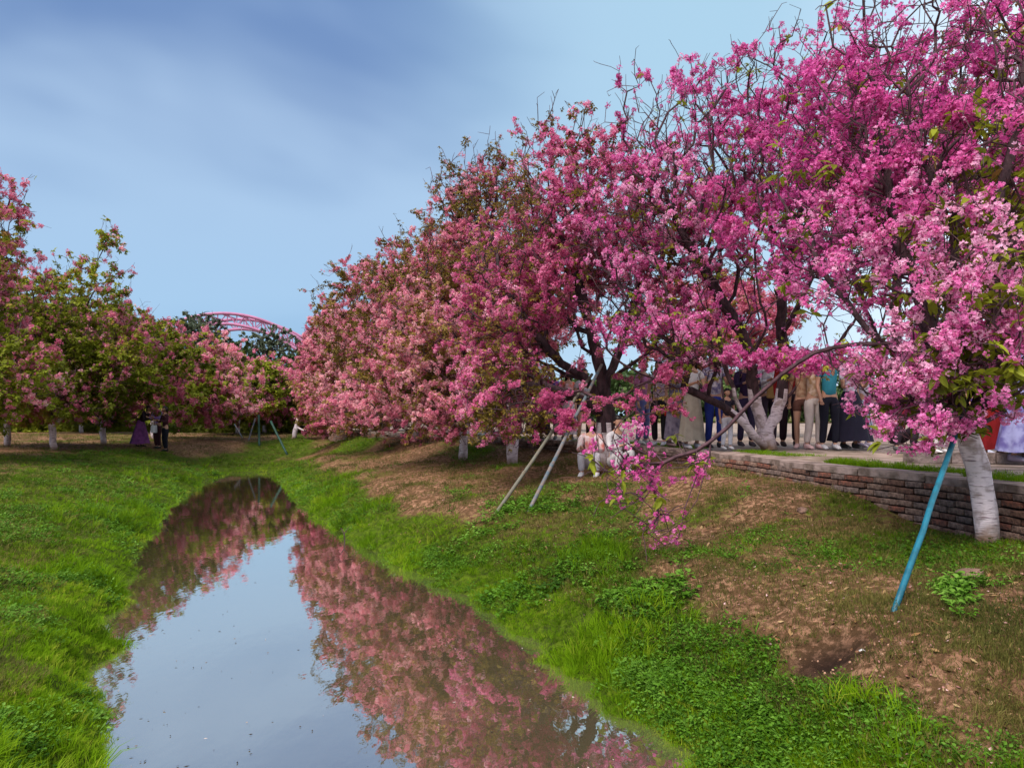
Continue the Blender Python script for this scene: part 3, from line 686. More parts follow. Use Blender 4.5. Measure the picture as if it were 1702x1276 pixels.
# left bank trees
def ltree(lb, px, Y, cpx, cpy, rx, rz, nat, nb, nl, bs, ls, seed, tn=0.55, lc=None, extra=(), lean=0, bare=10, wh=1.1, rb=0.11, leaf_low=0.3, clump=0.15, zmin=None, group='leafy blossom trees on the left bank'):
    bb = onbase(px, Y); top = P(cpx, cpy, Y)
    mid = bb * 0.62 + top * 0.38; mid[0] += lean
    return make_tree('cherry_tree', lb, 'tree', group, bb, [[bb, bb + [lean * 0.3, 0, 0.9], mid, top],
        [bb + [lean * .3, 0, 0.85], bb + [-0.7, -0.2, 1.6], bb + [-1.6, -0.4, 2.4]], [bb + [lean * .3, 0, 0.85], bb + [0.7, 0.2, 1.5], bb + [1.8, 0.3, 2.2]]],
        [(top, (rx, 1.9, rz), int(nat * 0.8)), (P(cpx, 670, Y - 1), (rx * 0.95, 1.6, 0.95), nat // 4)] + list(extra), rb, seed, col_salm, nb, bs, lc or col_leaf, nl, ls, clump=clump, tint=tn, bare=bare, white=wh, sides=4, leaf_low=leaf_low, topgreen=0, zmin=zmin, voids=[(P(264, 706, Y), (1.25, 1, 1.35))] if Y > 20 else ())
ltree('tall cherry tree cut by the left picture edge, pink top over green lower boughs', -120, 19.5, -105, 460, 3.0, 3.1, 1300, 8000, 11500, 0.95, 0.95, 201, 0.62,
      extra=[(P(20, 350, 19.5), (0.7, 0.8, 1.0), 60), (P(20, 620, 18.5), (1.8, 1.5, 1.0), 200)], bare=25, leaf_low=0.8, zmin=1.5)
ltree('cherry tree with a slender white trunk, mostly green crown with sparse salmon flowers', 88, 25, 85, 565, 2.9, 2.6, 1500, 4500, 12500, 0.9, 0.95, 202, 0.5,
      extra=[(P(190, 600, 25), (1.5, 1.6, 1.6), 450), (P(185, 430, 25), (0.9, 0.6, 1.3), 26)], lean=-0.1, bare=40, leaf_low=0.15, clump=0.25, zmin=1.9)
ltree('cherry tree at the left edge with a straight white trunk, green crown', 12, 26, 10, 560, 2.8, 2.6, 900, 3000, 9000, 1.0, 1.0, 203, 0.5, leaf_low=0, bare=10, zmin=1.45)
ltree('green leafed cherry tree above the person in a purple skirt, forked pale foot', 172, 29, 215, 610, 2.7, 2.3, 1000, 3000, 10000, 1.1, 1.1, 204, 0.5, leaf_low=0, zmin=1.45)
ltree('pink topped cherry tree above the two standing figures on the left bank', 255, 34, 305, 626, 3.1, 1.8, 1200, 13000, 6500, 1.2, 1.2, 205, 0.68, leaf_low=0.8, bare=25, clump=0.0, zmin=1.45,
      extra=[(P(345, 660, 33), (2.2, 2, 1.3), 300)])
ltree('yellow green cherry tree left of the green poles, thin flowers on top', 395, 40, 400, 648, 2.5, 1.7, 900, 3000, 9000, 1.7, 1.8, 206, 0.6, leaf_low=0.2, zmin=1.45,
      extra=[(P(350, 612, 41), (2.0, 2, 1.4), 300)])
ltree('cherry tree with a brownish pink crown right below the bridge arch', 452, 50, 440, 640, 2.8, 1.9, 700, 5000, 3500, 2.0, 2.0, 207, 0.5, leaf_low=0.6, zmin=1.45, wh=1.3)
ltree('small green cherry tree at the head of the stream near the green poles', 440, 43, 455, 665, 2.2, 1.7, 500, 1200, 6000, 1.8, 1.9, 208, 0.5, leaf_low=0, zmin=1.45)
ltree('farther back cherry tree, green and pink, beyond the forked pale foot', 135, 42, 140, 600, 4.0, 2.6, 900, 4000, 7000, 2.0, 2.0, 209, 0.5, zmin=1.45)
# broadleaf trees beyond
fars = [('round grey green tree standing before the top of the bridge arch', 328, 88, 553, 3.5, 2.8, 420), ('grey green tree in front of the right slope of the bridge arch', 450, 95, 582, 3.6, 2.6, 360),
        ('dark green tree beneath the bridge arch left side', 375, 80, 598, 3.6, 2.6, 220), ('dark green tree at the gap between the two rows', 500, 75, 622, 4.0, 2.4, 240),
        ('dark tree behind the left row near the purple skirt', 230, 70, 590, 5.0, 4.0, 260), ('dark tree behind the left row at the picture edge', 60, 62, 570, 6.0, 4.0, 280),
        ('dark tree behind the farthest cherry of the right row', 585, 70, 600, 5.0, 3.5, 260), ('dark tree beyond the platform behind the middle cherries', 760, 66, 610, 6.0, 3.0, 260),
        ('dark tree beyond the platform behind the pole-propped cherry', 960, 64, 662, 6.0, 1.5, 260), ('dark tree beyond the platform behind the forked stems', 1180, 60, 662, 6.0, 1.5, 260),
        ('dark tree beyond the platform behind the teal top', 1400, 58, 662, 6.0, 1.5, 260), ('dark tree beyond the platform at the right edge', 1640, 56, 662, 6.0, 1.5, 260)]
for k, (lb, px, Y, cpy, rx, rz, nat) in enumerate(fars):
    bb = onbase(px, Y); top = P(px, cpy, Y)
    make_tree('broadleaf_tree', lb, 'tree', 'broadleaf trees beyond the blossom rows', bb, [[bb, bb * 0.5 + top * 0.5, top]], [(top, (rx, rx * 0.8, rz), nat), (top * 0.6 + bb * 0.4, (rx * 0.9, rx * 0.7, rz), nat // 2)],
        0.25, 300 + k, None, 0, 1, col_leafg if k < 2 else col_leafd, 1500 if k > 1 else 3200, 0.9 if k > 1 else 0.75, bare=0, twigs=1, white=0, sides=4, rtip=0.02, zmin=bb[2] + 1.2, clump=0)

k = 9000; wx = rng.uniform(-150, 150, k); wy = rng.uniform(100, 135, k); hh = 5.5 + 1.6 * wav(wx, wy, 0.12, 81) + 0.7 * wav(wx, wy, 0.5, 82)
wz = 1 + np.maximum(hh, 2) * rng.uniform(0, 1, k) ** 0.6
o = scatter('far_wood', np.c_[wx, wy, wz], rng.uniform(0, 6.28, (k, 3)), rng.uniform(2.0, 3.6, k), 0.4 + 0.2 * wav(wx, wy, 0.3, 83), col_leafd)
tag(o, 'far-off dark green wood closing the view behind all the trees', 'wood')
# low shrubs in the shade behind the left row
k = 15000; sx = rng.uniform(-34, -9, k); sy = 44 + rng.uniform(0, 9, k); th = 1.5 + 0.5 * wav(sx, sy, 0.7, 84)
o = scatter('shrubbery', np.c_[sx, sy, 0.9 + np.maximum(th, .4) * rng.uniform(0, 1, k)], rng.uniform(0, 6.28, (k, 3)), rng.uniform(1.2, 2.4, k), 0.35 + 0.2 * wav(sx, sy, 0.8, 85), col_leaf)
tag(o, 'continuous low green shrubbery behind the trees of the left bank', 'shrubs')

# ------------------------------------------------------------------ arch bridge far off
M_hazed_red = pmat('bridge_hazed_red', (0.40, 0.155, 0.27), 0.6, 0.12, 0.3)  # red paled towards mauve: distance haze is put into the paint colour
M_conc = pmat('bridge_concrete', (0.35, 0.33, 0.32), 0.8, 0.2, 1)
BY = 300.0; ap = P(392, 526, BY); span = 98.0; hgt = ap[2] - 8.0
br = empty('arch_bridge', (ap[0], BY, 0), 'distant bridge with a crimson steel truss arch rising above the trees', 'bridge')
def archp(u, off, dy): 
    x = u * span / 2; z = 8.0 + hgt * (1 - u * u) - off * (1 + 0.5 * abs(u)); return (x, dy + x * 0.35, z)
def web(g, dy):
    n = 30; us = np.linspace(-1, 1, n + 1)
    for i in range(n + 1):
        g.tube([archp(us[i], 0, dy), archp(us[i], 4.0, dy)], 0.22, 4)
        if i < n: g.tube([archp(us[i], 0, dy), archp(us[i + 1], 4.0, dy)] if i % 2 else [archp(us[i], 4.0, dy), archp(us[i + 1], 0, dy)], 0.22, 4)
for dy in (-9, 9):
    uu = np.linspace(-1, 1, 41)
    for off in (0, 4.0):
        g = Geo(); g.tube([archp(u, off, dy) for u in uu], 0.62, 6); g.build('arch_chord', M_hazed_red, br, True)
    g = Geo(); web(g, dy); g.build('truss_web', M_hazed_red, br)
for u in np.linspace(-0.85, 0.85, 18):
    g = Geo(); g.tube([archp(u, 0, -9), archp(u, 0, 9)], 0.3, 5); g.build('cross_brace', M_hazed_red, br)
for u in np.linspace(-0.8, 0.8, 17):
    for dy in (-9, 9):
        p = archp(u, 4.0, dy); g = Geo(); g.tube([p, (p[0], p[1], 8.5)], 0.09, 4); g.build('hanger', M_conc, br)
g = Geo(); g.box((0, 0, 8), (150, 16, 1.6), math.atan(0.35)); g.build('deck', M_conc, br)
for sx in (-1, 1):
    g = Geo(); g.box((sx * span / 2, sx * span / 2 * 0.35, 3.4), (4, 20, 7.4), math.atan(0.35)); g.build('pier', M_conc, br)

# ------------------------------------------------------------------ support poles
M_teal = pmat('teal_paint', (0.004, 0.10, 0.15), 0.5, 0.25, 12, 0.2, 50, spec=0.4)
M_pole = pmat('grey_blue_pipe', (0.05, 0.075, 0.095), 0.7, 0.5, 9, 0.2, 40, col2=(0.16, 0.12, 0.10), spec=0.5)
M_pole2 = pmat('pale_bamboo', (0.10, 0.10, 0.08), 0.8, 0.5, 9, 0.2, 40, col2=(0.13, 0.11, 0.08))
M_gpole = pmat('dark_green_paint', (0.01, 0.045, 0.03), 0.6, 0.2, 8)
M_wire = pmat('dark_binding_wire', (0.03, 0.025, 0.025), 0.6)
def pole(name, label, a, b_, r_, m, joint=None, group='tree support poles'):
    a = np.asarray(a, float); b_ = np.asarray(b_, float)
    e = empty(name, tuple(a), label, 'pole', group); d = b_ - a
    g = Geo(); n = 9; pts = [d * k / (n - 1) + (np.random.default_rng(k).normal(size=3) * 0.002 if 0 < k < n - 1 else 0) for k in range(n)]
    g.tube(pts, r_, 12); g.build('shaft', m, e, True)
    for q in (joint or []):
        g = Geo(); g.tube([d * (q - 0.008), d * (q + 0.008)], r_ * 1.15, 10); g.build('joint_ring', M_wire if q > 0.9 else m, e, True)
    return e
a = P(1480, 1003, 4.85); a[2] = gz(a[0], a[1]) - 0.05
pole('support_pole', 'bright teal pole leaning against the nearest whitewashed trunk', a, P(1602, 682, 6.18), 0.0215, M_teal, [0.93])
a = P(806, 868, 10.2); a[2] = gz(a[0], a[1]) - 0.05
pole('support_pole', 'thin pale pole, left of the pair propping the dark leaning tree', a, P(984, 622, 13.5), 0.026, M_pole2, [0.3, 0.52, 0.8])
a = P(874, 872, 10.2); a[2] = gz(a[0], a[1]) - 0.05
pole('support_pole', 'thicker grey blue pole, right of the pair propping the dark leaning tree', a, P(1000, 606, 13.5), 0.028, M_pole, [0.28, 0.47, 0.75])
for lb, x0, y0, x1, y1, Y, m, r_ in (('upright dark green pole at the head of the stream', 431, 736, 430, 690, 33, M_gpole, 0.05), ('dark green pole slanting down right at the head of the stream', 478, 747, 450, 700, 30, M_gpole, 0.045),
                         ('grey pole slanting left beside the upright green pole', 412, 728, 424, 696, 34, M_pole, 0.035), ('short grey pole crossing behind the upright green pole', 404, 730, 390, 705, 36, M_pole, 0.03)):
    a = P(x0, y0, Y); a[2] = gz(a[0], a[1]) - 0.05; q = P(x1, y1, Y + 1); pole('support_pole', lb, a, q, r_, m)
# binding wire round the nearest trunk
w0 = P(1612, 722, 6.3); ring = [w0 + np.array([0.108 * math.cos(a_), 0.108 * math.sin(a_), 0.01 * math.sin(a_ * 2)]) for a_ in np.linspace(0, 6.28, 20)]
g = Geo(); g.tube([p - b1 for p in ring], 0.004, 5, cap=False)
tr1 = [o for o in bpy.data.objects if o.name == 'cherry_tree'][0]; g.build('binding_wire', M_wire, tr1)

# ------------------------------------------------------------------ people
M_skin = pmat('skin', (0.46, 0.25, 0.17), 0.55, 0.08, 5)
M_hair = pmat('black_hair', (0.012, 0.009, 0.010), 0.45, 0.3, 40)
M_eye = pmat('dark_eye', (0.02, 0.015, 0.012), 0.3); M_lip = pmat('lip', (0.35, 0.10, 0.09), 0.5)
_cm = {}
def cloth(c, c2=None, scale=7):
    k = (c, c2, scale)
    if k not in _cm: _cm[k] = pmat('cloth_%02d' % len(_cm), c, 0.85, 0.12, scale, 0.3, 25, col2=c2)
    return _cm[k]
def skinmesh(name, chains, m, parent, sub=1, extra=None, mats=None):
    """chains: list of islands; island = (verts[(x,y,z,rx,ry)], edges)"""
    V = []; E = []; Rr = []; roots = []
    for vs, es in chains:
        b0 = len(V); roots.append(b0); V += [q[:3] for q in vs]; Rr += [(q[3], q[4] if len(q) > 4 else q[3]) for q in vs]; E += [(a + b0, c_ + b0) for a, c_ in es]
    me = bpy.data.meshes.new(name); me.from_pydata(V, E, [])
    o = link(name, me, parent, [m])
    md = o.modifiers.new('skin', 'SKIN'); md.use_smooth_shade = True
    sv = me.skin_vertices[0].data if me.skin_vertices else None
    if sv is None:
        bm = bmesh.new(); bm.from_mesh(me); bm.verts.layers.skin.verify(); bm.to_mesh(me); bm.free(); sv = me.skin_vertices[0].data
    for i, q in enumerate(Rr): sv[i].radius = q; sv[i].use_root = i in roots
    s = o.modifiers.new('sub', 'SUBSURF'); s.levels = sub; s.render_levels = sub
    return o
def bake(o):
    dg = bpy.context.evaluated_depsgraph_get(); me = bpy.data.meshes.new_from_object(o.evaluated_get(dg)); o.modifiers.clear(); o.data = me
    return o
def person(px, Y, z, label, face=0, H=1.65, top=(0.7, 0.7, 0.7), top2=None, sleeve='short', low='trousers', lowc=(0.02, 0.02, 0.03), lowc2=None, hair='long', arms='down', shoes=(0.6, 0.6, 0.6),
           bag=None, hat=None, pose='stand', tscale=7, group='visitors under the blossom', skirtlen=0.9, hem=0.30):
    x = (px - CX) / F * Y; k = H / 1.70
    e = empty('person', (x, Y, z), label, 'person', group, face); e.scale = (k, k, k)
    sit = pose == 'sit'; bend = pose == 'bend'
    hipz = 0.92 if not sit else 0.26
    lean = 0.55 if bend else (0.12 if sit else 0.02)
    # y forward = -y local (towards camera when face = 0)
    def sp(t, dz=0, dx=0):           # point along the spine from hip, t metres up
        return (dx, -math.sin(lean) * t, hipz + math.cos(lean) * t + dz)
    hip = (0, 0, hipz)
    vs = [(*hip, 0.135, 0.10), (*sp(0.16), 0.115, 0.085), (*sp(0.34), 0.14, 0.095), (*sp(0.48), 0.11, 0.075), (*sp(0.55), 0.052, 0.052), (*sp(0.60), 0.05, 0.05)]
    es = [(0, 1), (1, 2), (2, 3), (3, 4), (4, 5)]
    shoulder = {}; hands = {}; feet = {}; knees = {}; hipj = {}
    for s in (-1, 1):
        sh = np.array(sp(0.46, 0, 0.175 * s))
        if arms == 'down': el = sh + [0.05 * s, 0.02, -0.28]; ha = el + [0.0, -0.06, -0.25]
        elif arms == 'front': el = sh + [0.04 * s, -0.08, -0.25]; ha = el + [-0.09 * s, -0.22, 0.06]
        elif arms == 'up': el = sh + [0.06 * s, -0.20, -0.10]; ha = el + [-0.05 * s, -0.12, 0.24]
        elif arms == 'reach': el = sh + ([0.22, -0.10, -0.14] if s > 0 else [-0.05, -0.03, -0.27]); ha = el + ([0.25, -0.04, 0.07] if s > 0 else [0.02, -0.1, -0.23])
        else: el = sh + [0.16 * s, 0.0, -0.2]; ha = el + [-0.16 * s, -0.06, -0.12]
        shoulder[s] = (sh, el, ha)
        j = len(vs); mid = (el + ha) / 2; pd = (ha - el) / np.linalg.norm(ha - el); palm = ha + pd * 0.075
        vs += [(*sh, 0.055, 0.055), (*((sh + el) / 2), 0.045, 0.045), (*el, 0.036, 0.036), (*mid, 0.035, 0.035), (*ha, 0.023, 0.027), (*palm, 0.018, 0.038)]
        es += [(3, j), (j, j + 1), (j + 1, j + 2), (j + 2, j + 3), (j + 3, j + 4), (j + 4, j + 5)]
        hands[s] = (ha, palm, pd)
        hj = np.array([0.09 * s, 0, hipz - 0.06])
        if sit: kn = hj + [0.05 * s, -0.34, 0.22]; an = kn + [0, 0.10, -0.40]; an[2] = 0.08
        else: kn = hj + [0.01 * s, -0.03, -0.40]; an = np.array([0.10 * s, 0.02 - 0.03 * s, 0.08])
        hipj[s], knees[s], feet[s] = hj, kn, an
        j = len(vs)
        vs += [(*hj, 0.088, 0.088), (*((hj + kn) / 2), 0.072, 0.075), (*kn, 0.050, 0.052), (*(kn * 0.62 + an * 0.38 + [0, 0.012, 0]), 0.052, 0.056), (*an, 0.034, 0.037), (*(an + [0, -0.11, -0.045]), 0.036, 0.022)]
        es += [(0, j), (j, j + 1), (j + 1, j + 2), (j + 2, j + 3), (j + 3, j + 4), (j + 4, j + 5)]
    isl = [(vs, es)]
    for s in (-1, 1):
        ha, palm, pd = hands[s]; side = np.cross(pd, [0, 1.0, 0.2]); side /= np.linalg.norm(side); curl = np.cross(side, pd)
        for f_, (o_, L) in enumerate(((-0.028, 0.062), (-0.009, 0.074), (0.010, 0.070), (0.028, 0.055))):
            r0 = palm + side * o_ - pd * 0.01; r1 = r0 + pd * L * 0.5; r2 = r1 + (pd * 0.7 - curl * 0.7) * L * 0.4; r3 = r2 + (pd * 0.3 - curl * 0.95) * L * 0.25
            isl.append(([(*r0, .0095), (*r1, .009), (*r2, .008), (*r3, .0065)], [(0, 1), (1, 2), (2, 3)]))
        r0 = ha + pd * 0.03 - side * 0.02; r1 = r0 + (pd * 0.5 - side * 0.85) * 0.04; r2 = r1 + (pd * 0.8 - side * 0.3 - curl * 0.4) * 0.03
        isl.append(([(*r0, .013), (*r1, .010), (*r2, .008)], [(0, 1), (1, 2)]))
    body = bake(skinmesh('body', isl, M_skin, e))
    # head joined to the body mesh: jaw, cheeks, nose, ears, eyes and mouth
    hc = np.array(sp(0.70)); hc[1] -= 0.012
    bm = bmesh.new(); bm.from_mesh(body.data)
    g = Geo(); rows = []
    for i in range(13):
        ph = math.pi * (i + 0.001) / 12.002; row = []
        for j in range(18):
            th = 2 * math.pi * j / 18; X = math.sin(ph) * math.sin(th) * 0.076; Yq = -math.sin(ph) * math.cos(th) * 0.094; Z = math.cos(ph) * 0.116
            if Z < 0: X *= 1 + Z * 2.6; Yq = Yq * (1 + Z * 1.0) - 0.012 * (-Z / 0.116)
            if Yq < -0.06 and abs(X) < 0.024 and -0.045 < Z < 0.02: Yq -= 0.018
            row.append(hc + [X, Yq, Z])
        rows.append(row)
    g.rings(rows, 0)
    for s in (-1, 1):
        g.tube([hc + [0.03 * s, -0.084, 0.008], hc + [0.03 * s, -0.092, 0.008]], [0.012, 0.008], 8, 1)
        g.tube([hc + [0.072 * s, 0.0, -0.012], hc + [0.088 * s, 0.012, -0.005]], [0.022, 0.015], 8, 0)
    g.box(hc + np.array([0, -0.094, -0.052]), (0.042, 0.008, 0.011), 0, 2)
    me2 = bpy.data.meshes.new('tmp'); me2.from_pydata(g.v, [], g.f); me2.polygons.foreach_set('material_index', g.m); bm.from_mesh(me2); bm.to_mesh(body.data); bm.free(); bpy.data.meshes.remove(me2)
    body.data.materials.clear()
    for m_ in (M_skin, M_eye, M_lip): body.data.materials.append(m_)
    body.data.polygons.foreach_set('use_smooth', [True] * len(body.data.polygons))
    # hair
    g = Geo(); rows = []; L = {'long': 0.30, 'short': 0.03, 'bun': 0.05}[hair]
    for i in range(9):
        ph = math.pi * (0.02 + 0.98 * i / 8) * 0.62; row = []
        for j in range(16):
            th = 2 * math.pi * j / 16; fr_ = -math.cos(th)          # -1 front, 1 back
            zz = math.cos(ph) * 0.128; rr_ = math.sin(ph)
            if fr_ < -0.25: zz = max(zz, 0.052)
            dn = (i / 8) ** 2 * L * (1 if fr_ > -0.25 else 0) 
            row.append(hc + [rr_ * math.sin(th) * 0.088, fr_ * rr_ * 0.108 + 0.008, zz - dn])
        rows.append(row)
    g.rings(rows, 0, True)
    if hair == 'bun': g.rings([[hc + [0.035 * math.sin(a_) * math.sin(p2), 0.10 + 0.035 * math.cos(p2), 0.07 + 0.035 * math.cos(a_) * math.sin(p2)] for a_ in np.linspace(0, 5.5, 8)] for p2 in np.linspace(0.05, 3.1, 6)], 0)
    g.build('hair', M_hair, e, True)
    # top
    tcl = cloth(top, top2, tscale)
    vs = [(*sp(-0.05), 0.150, 0.115), (*sp(0.16), 0.130, 0.105), (*sp(0.34), 0.155, 0.115), (*sp(0.475), 0.115, 0.09), (*sp(0.535), 0.062, 0.06)]; es = [(0, 1), (1, 2), (2, 3), (3, 4)]
    for s in (-1, 1):
        sh, el, ha = shoulder[s]; j = len(vs); vs += [(*sh, 0.068, 0.068), (*((sh + el) / 2), 0.062, 0.062)]; es += [(3, j), (j, j + 1)]
        if sleeve == 'long': vs += [(*el, 0.052, 0.052), (*((el + ha) / 2), 0.046, 0.046), (*(ha * 0.94 + el * 0.06), 0.038, 0.038)]; es += [(j + 1, j + 2), (j + 2, j + 3), (j + 3, j + 4)]
    bake(skinmesh('jacket' if sleeve == 'long' else 'shirt', [(vs, es)], tcl, e))
    # lower garment
    lcl = cloth(lowc, lowc2)
    if low == 'skirt':
        rows = []; z1 = hipz + 0.14; z0 = max(0.06, hipz + 0.12 - skirtlen)
        for i in range(9):
            u = i / 8; zz = z1 + (z0 - z1) * u; rr_ = 0.135 + (hem - 0.135) * u ** 0.8; row = []
            for j in range(36):
                th = 2 * math.pi * j / 36; w_ = 1 + 0.10 * u * math.sin(th * 9 + 0.6 * math.sin(th * 3)) + 0.03 * u * math.sin(th * 4 + 1)
                row.append((math.cos(th) * rr_ * w_, math.sin(th) * rr_ * 0.75 * w_ - (0.03 if bend else 0) * (1 - u), zz + 0.012 * u * math.sin(th * 3)))
            rows.append(row)
        g = Geo(); g.rings(rows, 0, False); g.build('skirt', lcl, e, True)
    else:
        vs = [(0, 0, hipz + 0.08, 0.135, 0.11), (*hip, 0.15, 0.118)]; es = [(0, 1)]
        cut = 1.0 if low == 'trousers' else 0.45
        wd = 1.25 if low == 'trousers' else 1.2
        for s in (-1, 1):
            hj, kn, an = hipj[s], knees[s], feet[s]; j = len(vs)
            vs += [(*hj, 0.105, 0.105), (*((hj + kn) / 2), 0.09, 0.092)]; es += [(1, j), (j, j + 1)]
            if cut == 1: vs += [(*kn, 0.072, 0.074), (*((kn + an) / 2), 0.066, 0.07), (*(an + [0, 0, 0.02]), 0.058, 0.062)]; es += [(j + 1, j + 2), (j + 2, j + 3), (j + 3, j + 4)]
        bake(skinmesh('trousers' if cut == 1 else 'shorts', [(vs, es)], lcl, e))
    scl_ = cloth(shoes)
    for s in (-1, 1):
        an = feet[s]; g = Geo(); rows = []
        for q in np.linspace(0, 1, 7):
            wq = 0.036 + 0.012 * math.sin(q * 3.0); hq = 0.085 * (1 - q) ** 0.7 + 0.035
            rows.append([(an[0] + wq * math.cos(a_), an[1] + 0.06 - 0.25 * q, max(0.0, hq / 2 + hq / 2 * math.sin(a_))) for a_ in np.linspace(0, 2 * math.pi, 9)[:-1]])
        g.rings(rows, 0); g.build('shoe', scl_, e, True)
    if hat:
        g = Geo(); rows = []
        for rr_, zz in ((0.19, 0.05), (0.185, 0.045), (0.10, 0.07), (0.095, 0.12), (0.06, 0.155), (0.01, 0.16)): rows.append([hc + [rr_ * math.cos(a_), rr_ * math.sin(a_), zz + 0.01 * math.sin(a_ * 3)] for a_ in np.linspace(0, 6.283, 17)[:-1]])
        g.rings(rows, 0); g.build('sun_hat', cloth(hat), e, True)
    if bag:
        bx, by, bz, bcx, bsz = bag
        b_ = empty('bag', (0, 0, 0), bcx[1], 'bag', None) if False else None
        g = Geo(); rows = []
        for q, zz in ((0.8, -0.5), (1.0, -0.42), (1.0, 0.2), (0.85, 0.5)):
            rows.append([(bx + bsz * 0.5 * q * max(-1, min(1, 1.3 * math.cos(a_))), by + bsz * 0.22 * q * max(-1, min(1, 1.3 * math.sin(a_))), bz + zz * bsz) for a_ in np.linspace(0, 6.283, 13)[:-1]])
        g.rings(rows, 0); g.tube([(bx - bsz * 0.35, by, bz + bsz * 0.45), (bx - bsz * 0.2, by, bz + bsz * 1.0), (bx + bsz * 0.2, by, bz + bsz * 1.0), (bx + bsz * 0.35, by, bz + bsz * 0.45)], 0.008, 5)
        ca, sa = math.cos(face), math.sin(face)
        o = g.build('bag', cloth(bcx[0])); o.location = (x, Y, z); o.rotation_euler = (0, 0, face); o.scale = (k, k, k); tag(o, bcx[1], 'bag')
    return e
W = (0.62, 0.60, 0.62)
person(1150, 13.2, PZ, 'woman in a white top and long beige pleated skirt on the platform edge', 0.3, 1.62, W, None, 'short', 'skirt', (0.36, 0.31, 0.25), None, 'long', 'front', W, skirtlen=0.90, hem=0.25)
person(1187, 13.5, PZ, 'person in a white printed T-shirt and deep blue jeans beside the beige skirt', 0.1, 1.70, (0.62, 0.58, 0.66), (0.16, 0.14, 0.30), 'short', 'trousers', (0.015, 0.03, 0.22), None, 'short', 'front', (0.03, 0.03, 0.04), tscale=16)
person(1122, 14.2, PZ, 'woman in a long grey and mauve patterned dress left of the beige skirt', 0.5, 1.60, (0.25, 0.22, 0.27), (0.10, 0.08, 0.14), 'short', 'skirt', (0.24, 0.20, 0.26), (0.10, 0.08, 0.13), 'long', 'down', (0.3, 0.2, 0.2),
       bag=(-0.17, -0.24, 0.98, ((0.55, 0.42, 0.10), 'yellow bag held by the woman in the patterned dress'), 0.17), hem=0.24, tscale=20)
person(1096, 14.6, PZ, 'person in a white top, black trousers, red bag, left of the patterned dress', -0.4, 1.62, W, (0.42, 0.28, 0.42), 'short', 'trousers', (0.015, 0.012, 0.015), None, 'long', 'down', (0.45, 0.45, 0.5),
       bag=(0.20, -0.14, 0.66, ((0.50, 0.015, 0.015), 'small bright red bag hanging by the black trousers'), 0.13), tscale=15)
person(1068, 15.0, PZ, 'person in faded blue jeans and a rosy top behind hanging flowers', 0.8, 1.66, (0.42, 0.16, 0.30), None, 'long', 'trousers', (0.09, 0.10, 0.26), (0.2, 0.2, 0.34), 'short', 'down', (0.4, 0.4, 0.4))
person(1208, 12.9, PZ, 'child in dark clothes and white leggings before the slanting whitewashed stem', 0.2, 1.02, (0.02, 0.015, 0.03), None, 'short', 'trousers', (0.62, 0.60, 0.66), None, 'short', 'down', W)
person(1240, 14.2, PZ, 'person in dark purple clothes behind the whitewashed forks', 0.0, 1.68, (0.03, 0.012, 0.05), None, 'long', 'trousers', (0.03, 0.02, 0.06), None, 'long', 'front', (0.05, 0.04, 0.05))
person(1276, 14.6, PZ + 0.0, 'person in a white blouse with a tan bag seen between two dark stems', 0.1, 1.78, W, (0.38, 0.36, 0.42), 'long', 'trousers', (0.03, 0.015, 0.03), None, 'bun', 'front', (0.1, 0.05, 0.05),
       bag=(0.0, -0.25, 0.98, ((0.45, 0.28, 0.10), 'tan bag held in front of the white blouse'), 0.24), tscale=12)
person(1312, 14.0, PZ, 'tall person in a dark red coat behind the right whitewashed fork', -0.2, 1.82, (0.30, 0.008, 0.008), None, 'long', 'trousers', (0.02, 0.008, 0.015), None, 'short', 'down', (0.03, 0.02, 0.02))
person(1334, 13.2, PZ, 'bare-legged woman in a brown tunic and shorts left of the white trousers', -0.5, 1.60, (0.26, 0.12, 0.07), (0.45, 0.3, 0.2), 'short', 'shorts', (0.10, 0.04, 0.03), None, 'long', 'down', (0.55, 0.35, 0.35), tscale=14)
person(1352, 13.0, PZ, 'person in a tan patterned top and cream trousers next to the teal top', 0.2, 1.62, (0.40, 0.24, 0.12), (0.65, 0.5, 0.4), 'short', 'trousers', (0.60, 0.52, 0.48), None, 'long', 'up', (0.6, 0.4, 0.4), tscale=14)
person(1378, 12.9, PZ, 'person in a teal T-shirt and black trousers with one arm stretched out to the right', 0.0, 1.66, (0.02, 0.17, 0.24), (0.03, 0.22, 0.30), 'short', 'trousers', (0.010, 0.010, 0.022), None, 'short', 'reach', (0.5, 0.48, 0.5))
person(1413, 13.2, PZ, 'woman in a pale print blouse and a wide black floor-length skirt beside the teal T-shirt', 0.2, 1.60, (0.60, 0.58, 0.70), (0.40, 0.34, 0.46), 'short', 'skirt', (0.012, 0.010, 0.026), None, 'long', 'front', (0.1, 0.1, 0.1), hem=0.42, tscale=18)
person(1437, 13.7, PZ, 'person in light blue trousers half hidden behind the wide black skirt', 0.5, 1.62, (0.55, 0.5, 0.6), None, 'short', 'trousers', (0.50, 0.58, 0.75), None, 'long', 'down', (0.6, 0.5, 0.6))
person(1492, 12.4, PZ, 'person in dark clothes sitting on the platform with a red scarf', 0.0, 1.60, (0.05, 0.02, 0.03), (0.45, 0.03, 0.02), 'long', 'trousers', (0.03, 0.02, 0.03), None, 'long', 'front', (0.1, 0.1, 0.1), pose='sit', tscale=9)
person(1546, 11.8, PZ, 'child in white crouching left of the teal pole', 0.4, 1.1, W, None, 'short', 'trousers', (0.55, 0.5, 0.52), None, 'short', 'front', W, pose='sit')
person(1652, 10.0, PZ, 'woman in a long dark red dress behind the nearest trunk', 0.1, 1.66, (0.16, 0.004, 0.006), None, 'short', 'skirt', (0.20, 0.004, 0.006), None, 'long', 'down', (0.05, 0.02, 0.02), hem=0.24)
